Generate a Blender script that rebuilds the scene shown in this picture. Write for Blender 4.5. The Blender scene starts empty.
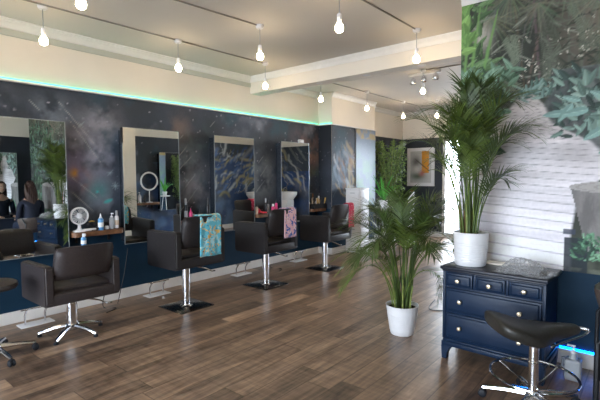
import bpy, bmesh, math, random
import numpy as np
from mathutils import Vector, Matrix, Quaternion, noise
random.seed(7); rng = np.random.default_rng(7)
PI = math.pi
COL = bpy.context.scene.collection
V = Vector

# ------------------------------------------------------------------ materials
def new_mat(name):
    m = bpy.data.materials.new(name); m.use_nodes = True
    nt = m.node_tree
    return m, nt, nt.nodes['Principled BSDF']
def mat(name, col, rough=.5, metal=0., var=.06, scale=14., bump=0., spec=.5, trans=0., ior=1.45, emit=None, es=0., coat=0., sheen=0.):
    m, nt, b = new_mat(name)
    N = nt.nodes; L = nt.links
    b.inputs['Roughness'].default_value = rough; b.inputs['Metallic'].default_value = metal
    b.inputs['Specular IOR Level'].default_value = spec
    b.inputs['Transmission Weight'].default_value = trans; b.inputs['IOR'].default_value = ior
    b.inputs['Coat Weight'].default_value = coat
    b.inputs['Sheen Weight'].default_value = sheen
    tc = N.new('ShaderNodeTexCoord'); nz = N.new('ShaderNodeTexNoise'); nz.inputs['Scale'].default_value = scale
    nz.inputs['Detail'].default_value = 4
    L.new(tc.outputs['Object'], nz.inputs['Vector'])
    r = N.new('ShaderNodeValToRGB')
    c0 = [max(0, c*(1-var)) for c in col]; c1 = [min(1, c*(1+var)) for c in col]
    r.color_ramp.elements[0].color = (*c0, 1); r.color_ramp.elements[1].color = (*c1, 1)
    r.color_ramp.elements[0].position = .3; r.color_ramp.elements[1].position = .7
    L.new(nz.outputs['Fac'], r.inputs['Fac']); L.new(r.outputs['Color'], b.inputs['Base Color'])
    if bump:
        bp = N.new('ShaderNodeBump'); bp.inputs['Strength'].default_value = bump; bp.inputs['Distance'].default_value = .01
        L.new(nz.outputs['Fac'], bp.inputs['Height']); L.new(bp.outputs['Normal'], b.inputs['Normal'])
    if emit:
        b.inputs['Emission Color'].default_value = (*emit, 1); b.inputs['Emission Strength'].default_value = es
    return m

M = {}
M['ceiling'] = mat('ceiling_paint', (.62,.585,.54), .7, scale=1.2, var=.03)
M['cream'] = mat('cream_wall_paint', (.80,.74,.65), .75, scale=1.5, var=.03)
M['trim'] = mat('white_trim_paint', (.80,.78,.75), .45, var=.03)
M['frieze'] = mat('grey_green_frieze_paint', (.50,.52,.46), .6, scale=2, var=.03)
M['navy'] = mat('navy_wall_paint', (.010,.036,.070), .6, scale=2, var=.12, spec=.2)
M['backnavy'] = mat('dark_navy_wall_paint', (.022,.028,.042), .55, scale=2, var=.12)
M['navyfurn'] = mat('navy_furniture_paint', (.006,.019,.048), .38, scale=5, var=.1, spec=.3)
M['navytop'] = mat('dark_furniture_top', (.014,.017,.028), .35, var=.1)
M['brass'] = mat('pale_brass', (.72,.60,.42), .3, 1.)
M['vinyl'] = mat('brown_black_vinyl', (.040,.032,.032), .42, scale=60, var=.15, bump=.05)
M['vinyl_dark'] = mat('black_vinyl', (.022,.019,.020), .42, scale=60, var=.15, bump=.05)
M['olive'] = mat('black_saddle_leather', (.028,.026,.022), .40, scale=50, var=.2, bump=.05)
M['brownvinyl'] = mat('brown_leather', (.11,.085,.075), .38, scale=40, var=.15, bump=.05)
M['chrome'] = mat('chrome', (.78,.79,.82), .12, 1., var=.02)
M['darkmetal'] = mat('black_metal', (.02,.021,.024), .4, .4)
M['plate'] = mat('dark_steel_plate', (.20,.19,.19), .22, 1.)
M['rubber'] = mat('black_rubber', (.012,.014,.02), .6)
M['mirror'] = mat('mirror_glass', (.86,.90,.90), .008, 1., var=0)
M['mirroredge'] = mat('polished_edge', (.55,.62,.66), .2, .6)
M['mirrorside'] = mat('grey_mirror_side', (.16,.19,.24), .15, .85)
M['wood'] = mat('walnut_shelf', (.16,.075,.035), .45, scale=9, var=.5)
M['pot'] = mat('white_ceramic', (.80,.80,.82), .3, var=.02)
M['soil'] = mat('potting_soil', (.03,.02,.013), .95, scale=80, var=.6, bump=.6)
M['leaf'] = mat('palm_leaf', (.105,.155,.028), .42, scale=6, var=.45)
M['leaf2'] = mat('dark_palm_leaf', (.055,.092,.020), .42, scale=6, var=.45)
M['leafbright'] = mat('bright_leaf', (.10,.42,.06), .4, scale=8, var=.3)
M['leafbush'] = mat('bush_leaf', (.16,.25,.07), .5, scale=6, var=.4)
M['stem'] = mat('palm_stem', (.20,.24,.06), .5, scale=20, var=.35)
M['caneb'] = mat('palm_cane_base', (.30,.17,.07), .6, scale=30, var=.35)
M['white'] = mat('white_plastic', (.78,.78,.80), .35, var=.02)
M['black'] = mat('black_plastic', (.015,.015,.018), .35)
M['pink'] = mat('pink_plastic', (.75,.05,.22), .3)
M['purple'] = mat('purple_plastic', (.10,.04,.22), .3)
M['red'] = mat('red_plastic', (.60,.03,.05), .35)
M['blue'] = mat('blue_plastic', (.10,.32,.62), .3)
M['gold'] = mat('amber_plastic', (.65,.42,.10), .35)
M['beige'] = mat('beige_plastic', (.62,.50,.38), .4)
M['grey'] = mat('grey_plastic', (.35,.37,.40), .4)
M['paper'] = mat('cream_card', (.78,.72,.62), .7, var=.03)
M['jug'] = mat('translucent_plastic', (.62,.66,.70), .25, trans=.35, var=.04)
M['clear'] = mat('clear_plastic', (.9,.93,.95), .08, trans=.9, ior=1.3)
M['skin'] = mat('skin', (.60,.36,.26), .5, var=.05)
M['hair'] = mat('brown_hair', (.055,.025,.018), .45, scale=90, var=.5, bump=.4)
M['darktop'] = mat('navy_black_knit', (.015,.02,.04), .8, scale=120, var=.3, bump=.3)
M['trousers'] = mat('dark_denim', (.02,.03,.06), .8, scale=150, var=.3, bump=.2)
M['white_eye'] = mat('eye_white', (.8,.8,.8), .2)
M['lip'] = mat('lip', (.5,.12,.12), .4)
M['pavement'] = mat('pale_pavement', (.5,.5,.5), .8, scale=2, var=.15)
M['cable'] = mat('ceiling_conduit', (.30,.28,.25), .5)
M['bulb'] = mat('lit_bulb', (1,.9,.7), .3, emit=(1.,.76,.48), es=42.)
M['teal'] = mat('teal_led', (.1,.8,.6), .4, emit=(.04,.80,.46), es=1.9)
M['blueled'] = mat('blue_led', (.1,.5,1.), .4, emit=(.0,.20,1.), es=9.)
M['spot'] = mat('lit_downlight', (1,.9,.7), .4, emit=(1.,.80,.52), es=9.)
M['glass'] = None
def glass_mat():
    m, nt, b = new_mat('window_glass'); N=nt.nodes; L=nt.links
    N.remove(b); out=[n for n in N if n.type=='OUTPUT_MATERIAL'][0]
    t=N.new('ShaderNodeBsdfTransparent'); g=N.new('ShaderNodeBsdfGlossy'); g.inputs['Roughness'].default_value=.02
    f=N.new('ShaderNodeFresnel'); f.inputs['IOR'].default_value=1.45
    x=N.new('ShaderNodeMixShader'); L.new(f.outputs[0],x.inputs[0]); L.new(t.outputs[0],x.inputs[1]); L.new(g.outputs[0],x.inputs[2]); L.new(x.outputs[0],out.inputs[0])
    return m
M['glass'] = glass_mat()
def bag_mat():
    m, nt, b = new_mat('crumpled_clear_bag'); N=nt.nodes; L=nt.links
    out=[n for n in N if n.type=='OUTPUT_MATERIAL'][0]
    b.inputs['Base Color'].default_value=(.55,.56,.58,1); b.inputs['Roughness'].default_value=.18
    nz=N.new('ShaderNodeTexNoise'); nz.inputs['Scale'].default_value=40
    bp=N.new('ShaderNodeBump'); bp.inputs['Strength'].default_value=.8; L.new(nz.outputs['Fac'],bp.inputs['Height']); L.new(bp.outputs[0],b.inputs['Normal'])
    t=N.new('ShaderNodeBsdfTransparent'); x=N.new('ShaderNodeMixShader')
    r=N.new('ShaderNodeMapRange'); r.inputs[1].default_value=.35; r.inputs[2].default_value=.7; r.inputs[3].default_value=.08; r.inputs[4].default_value=.72
    L.new(nz.outputs['Fac'],r.inputs[0]); L.new(r.outputs[0],x.inputs[0]); L.new(t.outputs[0],x.inputs[1]); L.new(b.outputs[0],x.inputs[2]); L.new(x.outputs[0],out.inputs[0])
    return m
M['bag'] = bag_mat()
def attr_mat(name, rough=.5, metal=0., spec=.4):
    m, nt, b = new_mat(name); N=nt.nodes; L=nt.links
    a=N.new('ShaderNodeVertexColor'); a.layer_name='paint'
    nz=N.new('ShaderNodeTexNoise'); nz.inputs['Scale'].default_value=40; tc=N.new('ShaderNodeTexCoord'); L.new(tc.outputs['Object'],nz.inputs['Vector'])
    mr=N.new('ShaderNodeMapRange'); mr.inputs[3].default_value=.88; mr.inputs[4].default_value=1.12; L.new(nz.outputs['Fac'],mr.inputs[0])
    mx=N.new('ShaderNodeVectorMath'); mx.operation='SCALE'; L.new(a.outputs[0],mx.inputs[0]); L.new(mr.outputs[0],mx.inputs['Scale'])
    L.new(mx.outputs[0], b.inputs['Base Color']); b.inputs['Roughness'].default_value=rough; b.inputs['Specular IOR Level'].default_value=spec
    return m
M['mural'] = attr_mat('printed_wall_mural', .6, spec=.15)
M['galaxy'] = attr_mat('painted_galaxy_wall', .5, spec=.25)
M['panelart'] = attr_mat('printed_panel_painted_sheen', .38, spec=.5)
M['art'] = attr_mat('art_print', .5)

def floor_mat():
    m, nt, b = new_mat('dark_oak_planks'); N=nt.nodes; L=nt.links
    def nd(t, **k):
        n=N.new(t)
        for a,v in k.items(): setattr(n,a,v)
        return n
    def math_(op, a, bb=None):
        n=nd('ShaderNodeMath', operation=op)
        for i,v in enumerate((a,bb)):
            if v is None: continue
            if isinstance(v,(int,float)): n.inputs[i].default_value=v
            else: L.new(v,n.inputs[i])
        return n.outputs[0]
    tc=nd('ShaderNodeTexCoord'); sp=nd('ShaderNodeSeparateXYZ'); L.new(tc.outputs['Object'],sp.inputs[0])
    X,Y=sp.outputs[0],sp.outputs[1]
    xs=math_('DIVIDE',X,.19); row=math_('FLOOR',xs); fx=math_('FRACT',xs)
    w=nd('ShaderNodeTexWhiteNoise', noise_dimensions='1D'); L.new(row,w.inputs['W'])
    ys=math_('ADD',math_('DIVIDE',Y,1.25),math_('MULTIPLY',w.outputs['Value'],7.3)); pl=math_('FLOOR',ys); fy=math_('FRACT',ys)
    cb=nd('ShaderNodeCombineXYZ'); L.new(row,cb.inputs[0]); L.new(pl,cb.inputs[1])
    w2=nd('ShaderNodeTexWhiteNoise', noise_dimensions='3D'); L.new(cb.outputs[0],w2.inputs['Vector'])
    # grain, stretched along the plank and shifted per plank
    cg=nd('ShaderNodeCombineXYZ'); L.new(math_('MULTIPLY',X,9.),cg.inputs[0]); L.new(math_('MULTIPLY',Y,1.3),cg.inputs[1]); L.new(math_('MULTIPLY',w2.outputs['Value'],40.),cg.inputs[2])
    n1=nd('ShaderNodeTexNoise'); n1.inputs['Scale'].default_value=1.; n1.inputs['Detail'].default_value=7; n1.inputs['Roughness'].default_value=.62; n1.inputs['Distortion'].default_value=.9; L.new(cg.outputs[0],n1.inputs['Vector'])
    cg2=nd('ShaderNodeCombineXYZ'); L.new(math_('MULTIPLY',X,55.),cg2.inputs[0]); L.new(math_('MULTIPLY',Y,4.),cg2.inputs[1]); L.new(math_('MULTIPLY',w2.outputs['Value'],13.),cg2.inputs[2])
    n2=nd('ShaderNodeTexNoise'); n2.inputs['Scale'].default_value=1.; n2.inputs['Detail'].default_value=4; L.new(cg2.outputs[0],n2.inputs['Vector'])
    # saw marks across some planks
    cg3=nd('ShaderNodeCombineXYZ'); L.new(math_('MULTIPLY',X,2.),cg3.inputs[0]); L.new(math_('MULTIPLY',Y,26.),cg3.inputs[1]); L.new(math_('MULTIPLY',w2.outputs['Value'],13.),cg3.inputs[2])
    n3=nd('ShaderNodeTexNoise'); n3.inputs['Scale'].default_value=1.; n3.inputs['Detail'].default_value=2; L.new(cg3.outputs[0],n3.inputs['Vector'])
    f=math_('ADD',math_('MULTIPLY',n1.outputs['Fac'],.85),math_('MULTIPLY',w2.outputs['Value'],.25))
    f=math_('ADD',f,math_('MULTIPLY',math_('SUBTRACT',n2.outputs['Fac'],.5),.30))
    f=math_('ADD',f,math_('MULTIPLY',math_('SUBTRACT',n3.outputs['Fac'],.5),.22))
    r=nd('ShaderNodeValToRGB'); L.new(f,r.inputs['Fac'])
    e=r.color_ramp.elements; e[0].position=.28; e[0].color=(.045,.029,.020,1); e[1].position=.86; e[1].color=(.56,.38,.24,1)
    k=e.new(.45); k.color=(.158,.104,.071,1); k=e.new(.60); k.color=(.27,.178,.118,1); k=e.new(.72); k.color=(.385,.255,.165,1)
    # joints
    ed=math_('MINIMUM',math_('MINIMUM',fx,math_('SUBTRACT',1.,fx)), math_('MULTIPLY',math_('MINIMUM',fy,math_('SUBTRACT',1.,fy)),6.5))
    g=nd('ShaderNodeMapRange'); L.new(ed,g.inputs[0]); g.inputs[1].default_value=.006; g.inputs[2].default_value=.028; g.inputs[3].default_value=.45; g.inputs[4].default_value=1.
    mx=nd('ShaderNodeVectorMath',operation='SCALE'); L.new(r.outputs['Color'],mx.inputs[0]); L.new(g.outputs[0],mx.inputs['Scale'])
    L.new(mx.outputs[0],b.inputs['Base Color'])
    rr=nd('ShaderNodeMapRange'); L.new(n1.outputs['Fac'],rr.inputs[0]); rr.inputs[3].default_value=.26; rr.inputs[4].default_value=.44; L.new(rr.outputs[0],b.inputs['Roughness'])
    bp=nd('ShaderNodeBump'); bp.inputs['Strength'].default_value=.12; bp.inputs['Distance'].default_value=.01; L.new(math_('MULTIPLY',n2.outputs['Fac'],g.outputs[0]),bp.inputs['Height']); L.new(bp.outputs[0],b.inputs['Normal'])
    b.inputs['Specular IOR Level'].default_value=.55
    return m
M['floor'] = floor_mat()
def towel_mat(name, base, cols, scale):
    m, nt, b = new_mat(name); N=nt.nodes; L=nt.links
    tc=N.new('ShaderNodeTexCoord'); prev=None; col=None
    rgb=N.new('ShaderNodeRGB'); rgb.outputs[0].default_value=(*base,1); col=rgb.outputs[0]
    for i,(c,th) in enumerate(cols):
        mp=N.new('ShaderNodeMapping'); mp.inputs['Location'].default_value=(i*3.1+.7,i*1.7,i*2.3); L.new(tc.outputs['Object'],mp.inputs[0])
        nz=N.new('ShaderNodeTexNoise'); nz.inputs['Scale'].default_value=scale*(1+.3*i); nz.inputs['Detail'].default_value=3; nz.inputs['Distortion'].default_value=1.2; L.new(mp.outputs[0],nz.inputs['Vector'])
        r=N.new('ShaderNodeMapRange'); r.inputs[1].default_value=th; r.inputs[2].default_value=th+.03; L.new(nz.outputs['Fac'],r.inputs[0])
        x=N.new('ShaderNodeMix'); x.data_type='RGBA'; L.new(r.outputs[0],x.inputs[0]); L.new(col,x.inputs[6]); x.inputs[7].default_value=(*c,1); col=x.outputs[2]
    L.new(col,b.inputs['Base Color']); b.inputs['Roughness'].default_value=.9
    return m
M['towel_blue']=towel_mat('turquoise_print_cotton',(.13,.50,.62),[((.40,.70,.75),.53),((.05,.28,.45),.60),((.80,.50,.14),.57),((.25,.10,.05),.66)],13)
M['towel_pink']=towel_mat('pink_blue_print_cotton',(.80,.50,.55),[((.08,.13,.42),.54),((.85,.75,.75),.62)],15)
M['towel_red']=towel_mat('red_print_cotton',(.70,.05,.12),[((.85,.35,.40),.58)],26)

# ------------------------------------------------------------------ mesh building
class MB:
    def __init__(s): s.bm = bmesh.new()
    def box(s, x0,y0,z0,x1,y1,z1, bev=0, seg=2, mtx=None):
        t = bmesh.new(); bmesh.ops.create_cube(t, size=1)
        for v in t.verts: v.co = V(((x0+x1)/2+v.co.x*(x1-x0),(y0+y1)/2+v.co.y*(y1-y0),(z0+z1)/2+v.co.z*(z1-z0)))
        if bev: bmesh.ops.bevel(t, geom=t.edges[:], offset=bev, segments=seg, affect='EDGES', profile=.5)
        if mtx: t.transform(mtx)
        return s.add(t)
    def add(s, t):
        me = bpy.data.meshes.new('tmp'); t.to_mesh(me); t.free(); s.bm.from_mesh(me); bpy.data.meshes.remove(me); return s
    def tube(s, pts, r, n=8, cap=True):
        pts=[V(p) for p in pts]; rs = r if isinstance(r,(list,tuple)) else [r]*len(pts)
        rings=[]; up=None
        for i,p in enumerate(pts):
            d=(pts[min(i+1,len(pts)-1)]-pts[max(i-1,0)]).normalized()
            if up is None:
                up = V((0,0,1)) if abs(d.z)<.9 else V((1,0,0))
            a=d.cross(up); 
            if a.length<1e-5: a=d.cross(V((.3,1,.2)))
            a.normalize(); b=a.cross(d).normalized(); up=b
            rings.append([s.bm.verts.new(p+(a*math.cos(2*PI*k/n)+b*math.sin(2*PI*k/n))*rs[i]) for k in range(n)])
        for A,B in zip(rings,rings[1:]):
            for k in range(n): s.bm.faces.new((A[k],A[(k+1)%n],B[(k+1)%n],B[k]))
        if cap: s.bm.faces.new(rings[0][::-1]); s.bm.faces.new(rings[-1])
        return s
    def lathe(s, prof, n=32, c=(0,0,0), axis='Z'):
        rings=[]
        for r,z in prof:
            ring=[]
            for k in range(n):
                a=2*PI*k/n
                if axis=='Z': p=V((r*math.cos(a),r*math.sin(a),z))
                elif axis=='X': p=V((z,r*math.cos(a),r*math.sin(a)))
                else: p=V((r*math.sin(a),z,r*math.cos(a)))
                ring.append(s.bm.verts.new(p+V(c)))
            rings.append(ring)
        for A,B in zip(rings,rings[1:]):
            for k in range(n): s.bm.faces.new((A[k],A[(k+1)%n],B[(k+1)%n],B[k]))
        if prof[0][0]>1e-4: s.bm.faces.new(rings[0][::-1])
        if prof[-1][0]>1e-4: s.bm.faces.new(rings[-1])
        return s
    def torus(s, c, R, r, axis='Z', n=40, m=8):
        c=V(c); rings=[]
        for i in range(n):
            a=2*PI*i/n; ring=[]
            for j in range(m):
                b=2*PI*j/m; q=(R+r*math.cos(b)); z=r*math.sin(b)
                p = V((q*math.cos(a),q*math.sin(a),z)) if axis=='Z' else (V((z,q*math.cos(a),q*math.sin(a))) if axis=='X' else V((q*math.cos(a),z,q*math.sin(a))))
                ring.append(s.bm.verts.new(c+p))
            rings.append(ring)
        for i in range(n):
            A=rings[i];B=rings[(i+1)%n]
            for j in range(m): s.bm.faces.new((A[j],A[(j+1)%m],B[(j+1)%m],B[j]))
        return s
    def sphere(s, c, r, sc=(1,1,1), u=20, v=12):
        t=bmesh.new(); bmesh.ops.create_uvsphere(t,u_segments=u,v_segments=v,radius=r)
        for q in t.verts: q.co=V((q.co.x*sc[0]+c[0],q.co.y*sc[1]+c[1],q.co.z*sc[2]+c[2]))
        return s.add(t)
    def extrude(s, poly, vec):
        a=[s.bm.verts.new(V(p)) for p in poly]; b=[s.bm.verts.new(V(p)+V(vec)) for p in poly]; n=len(poly)
        s.bm.faces.new(a[::-1]); s.bm.faces.new(b)
        for k in range(n): s.bm.faces.new((a[k],a[(k+1)%n],b[(k+1)%n],b[k]))
        return s
    def grid(s, f, nu, nv):
        g=[[s.bm.verts.new(V(f(i/nu,j/nv))) for j in range(nv+1)] for i in range(nu+1)]
        for i in range(nu):
            for j in range(nv): s.bm.faces.new((g[i][j],g[i+1][j],g[i+1][j+1],g[i][j+1]))
        return s
    def build(s, name, m, parent=None, loc=None, smooth=True, sharp=40, mods=None):
        bmesh.ops.recalc_face_normals(s.bm, faces=s.bm.faces[:])
        me=bpy.data.meshes.new(name); s.bm.to_mesh(me); s.bm.free()
        me.materials.append(m)
        if smooth:
            me.polygons.foreach_set('use_smooth',[True]*len(me.polygons))
            try: me.set_sharp_from_angle(angle=math.radians(sharp))
            except Exception: pass
        o=bpy.data.objects.new(name,me); COL.objects.link(o)
        if parent: o.parent=parent
        if loc: o.location=loc
        return o
def tag(o, label=None, cat=None, group=None, kind=None):
    if label: o['label']=label
    if cat: o['category']=cat
    if group: o['group']=group
    if kind: o['kind']=kind
    return o
def struct(name, mb, m, **k):
    o=mb.build(name,m,**k); o['kind']='structure'; return o
def thing(name, loc, label, cat, rz=0, group=None):
    o=bpy.data.objects.new(name,None); COL.objects.link(o); o.location=loc; o.rotation_euler=(0,0,rz); o.empty_display_size=.1
    return tag(o,label,cat,group)
def copy_tree(o, parent=None):
    c=o.copy(); COL.objects.link(c)
    if parent: c.parent=parent
    for ch in list(o.children): copy_tree(ch,c)
    return c

# ------------------------------------------------------------------ painting onto fine grids (printed/painted pictures)
def lin(c): return tuple(((x/255)/12.92 if x/255<=.04045 else ((x/255+.055)/1.055)**2.4) for x in c)
class Paint:
    def __init__(s, u0,u1,v0,v1,res):
        s.u0,s.u1,s.v0,s.v1=u0,u1,v0,v1
        s.nu=int(round((u1-u0)/res))+1; s.nv=int(round((v1-v0)/res))+1
        s.U,s.Vv=np.meshgrid(np.linspace(u0,u1,s.nu),np.linspace(v0,v1,s.nv),indexing='ij')
        s.img=np.zeros((s.nu,s.nv,3))
    def fill(s,mask,c,a=1.):
        m=(np.asarray(mask,float)*a)[...,None]; s.img=s.img*(1-m)+np.array(c)*m
    def noise(s,sc,seed=0,oct=4,su=1.,sv=1.):
        r=np.random.default_rng(seed); out=np.zeros(s.U.shape); amp=1; tot=0
        for o in range(oct):
            u=(s.U-s.u0)*sc*su*2**o+r.random()*7; v=(s.Vv-s.v0)*sc*sv*2**o+r.random()*7
            n=64; g=r.random((n,n)); iu=np.floor(u).astype(int);iv=np.floor(v).astype(int); fu=u-iu; fv=v-iv
            fu=fu*fu*(3-2*fu); fv=fv*fv*(3-2*fv)
            a=g[iu%n,iv%n]*(1-fu)+g[(iu+1)%n,iv%n]*fu; b=g[iu%n,(iv+1)%n]*(1-fu)+g[(iu+1)%n,(iv+1)%n]*fu
            out+=amp*(a*(1-fv)+b*fv); tot+=amp; amp*=.55
        return out/tot
    def box(s,a,b,c,d):
        i0=max(0,int((a-s.u0)/(s.u1-s.u0)*(s.nu-1))-1); i1=min(s.nu,int((b-s.u0)/(s.u1-s.u0)*(s.nu-1))+3)
        j0=max(0,int((c-s.v0)/(s.v1-s.v0)*(s.nv-1))-1); j1=min(s.nv,int((d-s.v0)/(s.v1-s.v0)*(s.nv-1))+3)
        return slice(i0,max(i0,i1)),slice(j0,max(j0,j1))
    def leaf(s,u,v,ang,L,w,c,vein=None,a=1.):
        sl=s.box(u-L*1.1,u+L*1.1,v-L*1.1,v+L*1.1)
        du=s.U[sl]-u; dv=s.Vv[sl]-v; ca,sa=math.cos(ang),math.sin(ang)
        t=(du*ca+dv*sa)/L; q=(-du*sa+dv*ca)
        prof=w*np.sqrt(np.clip(t,0,1))*np.clip(1-t,0,1)**.8*1.9
        px=.004
        m=np.clip((prof-np.abs(q))/px+.5,0,1)*(t>0)*(t<1)
        c=np.array(c); shade=np.where(q>0,1.12,.86)[...,None]
        s.img[sl]=s.img[sl]*(1-(m*a)[...,None])+(c*shade)*(m*a)[...,None]
        if vein is not None:
            mv=np.clip(1-np.abs(q)/.004,0,1)*m*.6; s.img[sl]=s.img[sl]*(1-mv[...,None])+np.array(vein)*mv[...,None]
    def line(s,p,q,w,c,a=1.,taper=True):
        p=np.array(p,float);q=np.array(q,float)
        sl=s.box(min(p[0],q[0])-w*2,max(p[0],q[0])+w*2,min(p[1],q[1])-w*2,max(p[1],q[1])+w*2)
        d=q-p; L2=(d**2).sum()+1e-9
        t=np.clip(((s.U[sl]-p[0])*d[0]+(s.Vv[sl]-p[1])*d[1])/L2,0,1)
        D=np.hypot(s.U[sl]-p[0]-t*d[0],s.Vv[sl]-p[1]-t*d[1])
        ww=w*(np.sin(PI*np.clip(t,.03,.97))**.5 if taper else 1)
        m=np.clip(1.2-D/np.maximum(ww,1e-4),0,1)*a
        s.img[sl]=s.img[sl]*(1-m[...,None])+np.array(c)*m[...,None]
    def blob(s,u,v,r,c,a,ru=1,rv=1,ang=0):
        ca,sa=math.cos(ang),math.sin(ang)
        du=s.U-u;dv=s.Vv-v; x=(du*ca+dv*sa)/(r*ru); y=(-du*sa+dv*ca)/(r*rv)
        s.fill(np.exp(-(x*x+y*y)*1.5),c,a)
    def mesh(s,name,to3d,m,parent=None):
        P=np.array(to3d(s.U.ravel(),s.Vv.ravel())).T
        nu,nv=s.nu,s.nv
        i=np.arange((nu-1)*(nv-1)); a=(i//(nv-1))*nv+i%(nv-1)
        F=np.stack([a,a+nv,a+nv+1,a+1],1)
        me=bpy.data.meshes.new(name); me.from_pydata(P.tolist(),[],F.tolist())
        ca=me.color_attributes.new('paint','FLOAT_COLOR','POINT')
        rgba=np.ones((nu*nv,4),np.float32); rgba[:,:3]=np.clip(s.img.reshape(-1,3),0,1)
        ca.data.foreach_set('color',rgba.ravel()); me.materials.append(m); me.update()
        o=bpy.data.objects.new(name,me); COL.objects.link(o)
        if parent: o.parent=parent
        return o

# ================================================================== ROOM
H=2.98; MT=2.385; DADO=.845; XR=5.82; YM=3.8; XE=3.567; YP=6.45; PX=.30; YB=9.9; XB=4.7; YF=-3.2
struct('floor', MB().box(-.2,YF-.2,-.1,XR+.2,YB+.2,0), M['floor'], smooth=False)
struct('ceiling', MB().box(-.2,YF-.2,H,XR+.2,YB+.2,H+.1), M['ceiling'], smooth=False)
struct('wall_left', MB().box(-.2,YF,0,0,YB,H), M['cream'], smooth=False)
struct('wall_right', MB().box(XR,YF,0,XR+.2,YM,H), M['cream'], smooth=False)
struct('wall_back_right', MB().box(XB,4.36,0,XR,YB,H), M['cream'], smooth=False)
# mural partition: thick block between the two rooms
struct('wall_mural', MB().box(XE,YM,0,XR,4.36,H), M['cream'], smooth=False)
# pier that steps out of the left wall
struct('wall_pier', MB().box(0,YP,0,PX,8.0,H), M['cream'], smooth=False)
# back wall around the window
WX0,WX1,WZ0,WZ1=1.02,3.15,.06,2.30
b=MB(); b.box(-.2,YB,0,WX0,YB+.2,H); b.box(WX1,YB,0,XR,YB+.2,H); b.box(WX0,YB,WZ1,WX1,YB+.2,H); b.box(WX0,YB,0,WX1,YB+.2,WZ0)
struct('wall_back', b, M['cream'], smooth=False)
b=MB()
for x in (WX0,2.05,WX1-.05): b.box(x,YB+.03,WZ0,x+.05,YB+.09,WZ1)
for z in (WZ0,WZ1-.05): b.box(WX0,YB+.03,z,WX1,YB+.09,z+.05)
win=struct('window_1', b, M['trim'], smooth=False)
MB().box(WX0,YB+.055,WZ0,WX1,YB+.06,WZ1).build('window_pane',M['glass'],win,smooth=False)
# shop front behind the camera
FX0,FX1,FZ0,FZ1=.5,5.4,.35,2.6
b=MB(); b.box(-.2,YF-.2,0,FX0,YF,H); b.box(FX1,YF-.2,0,XR+.2,YF,H); b.box(FX0,YF-.2,FZ1,FX1,YF,H); b.box(FX0,YF-.2,0,FX1,YF,FZ0)
struct('wall_front', b, M['cream'], smooth=False)
b=MB()
for x in (FX0,2.1,3.75,FX1-.06): b.box(x,YF-.12,FZ0,x+.06,YF-.05,FZ1)
for z in (FZ0,FZ1-.06): b.box(FX0,YF-.12,z,FX1,YF-.05,z+.06)
win=struct('window_2', b, M['trim'], smooth=False)
MB().box(FX0,YF-.09,FZ0,FX1,YF-.085,FZ1).build('window_pane',M['glass'],win,smooth=False)
# pavement outside
struct('ground', MB().box(-20,YB+.2,-.25,25,40,-.12).box(-20,-30,-.25,25,YF-.2,-.12), M['pavement'], smooth=False)
# beam with cornice
struct('beam', MB().box(0,4.70,2.73,XR,4.92,H), M['cream'], smooth=False)
def cornice(name, p0, p1, nrm, depth=.085, hgt=.10):
    # stepped cove profile running from p0 to p1 under the ceiling
    prof=[(0,0),(depth,0),(depth,-.012),(depth*.82,-.018),(depth*.74,-.03),(depth*.62,-.034),(depth*.45,-.05),(depth*.3,-.075),(depth*.25,-.082),(depth*.12,-.085),(depth*.1,-hgt),(0,-hgt)]
    n=V(nrm); poly=[V(p0)+n*a+V((0,0,c)) for a,c in prof]
    return struct(name, MB().extrude(poly, V(p1)-V(p0)), M['trim'], smooth=False)
cornice('trim_1',(0,YF,H),(0,4.70,H),(1,0,0))
cornice('trim_2',(0,4.70,H),(XR,4.70,H),(0,-1,0),.06,.075)
cornice('trim_3',(0,4.92,H),(0,YP,H),(1,0,0),.06,.09)
cornice('trim_4',(PX,YP,H),(PX,8.0,H),(1,0,0),.06,.09)
cornice('trim_5',(0,YB,H),(XB,YB,H),(0,-1,0),.08,.09)
cornice('trim_6',(XE,YM,H),(XR,YM,H),(0,-1,0),.05,.05)
cornice('trim_7',(XR,YF,H),(XR,YM,H),(-1,0,0))
cornice('trim_8',(0,8.0,H),(0,YB,H),(1,0,0),.08,.09)
# shallow grey-green frieze board under the left cornice
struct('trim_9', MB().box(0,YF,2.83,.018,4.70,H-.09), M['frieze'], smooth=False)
# baseboards
def base(name,x0,y0,x1,y1): return struct(name, MB().box(x0,y0,0,x1,y1,.118,.006), M['trim'], smooth=False)
base('baseboard_left',0,YF,.022,YP); base('baseboard_pier_front',0,YP-.022,PX+.022,YP); base('baseboard_pier_side',PX,YP,PX+.022,8.0)
base('baseboard_mural',XE,YM-.022,XR,YM); base('baseboard_right',XR-.022,YF,XR,YM-.022); base('baseboard_back',0,YB-.022,WX0,YB)
base('baseboard_left_rear',0,8.0,.022,YB-.022); base('baseboard_back_right',XB-.022,4.36,XB,YB)
# ledge rails over the painted dado with their LED strips
def rail(name,poly): return struct(name,poly,M['trim'],smooth=False)
rail('trim_10', MB().box(0,YF,MT,.05,YP,MT+.022,.003)); rail('trim_11', MB().box(0,YP-.05,MT,PX+.05,YP,MT+.022,.003)); rail('trim_12', MB().box(PX,YP,MT,PX+.05,8.0,MT+.022,.003))
tag(MB().box(.012,-3.1,MT+.023,.030,YP-.05,MT+.034).build('led_strip',M['teal'],smooth=False),'teal light strip glowing along the ledge above the galaxy painted wall','light strip')
tag(MB().box(.04,YP-.035,MT+.023,PX+.03,YP-.017,MT+.034).build('led_strip',M['teal'],smooth=False),'short teal light strip on the ledge across the front face of the pier','light strip')
tag(MB().box(4.36,YM-.018,.1185,XR-.1,YM-.008,.132).build('led_strip',M['blueled'],smooth=False),'blue light strip glowing above the skirting right of the navy chest of drawers','light strip')

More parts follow.
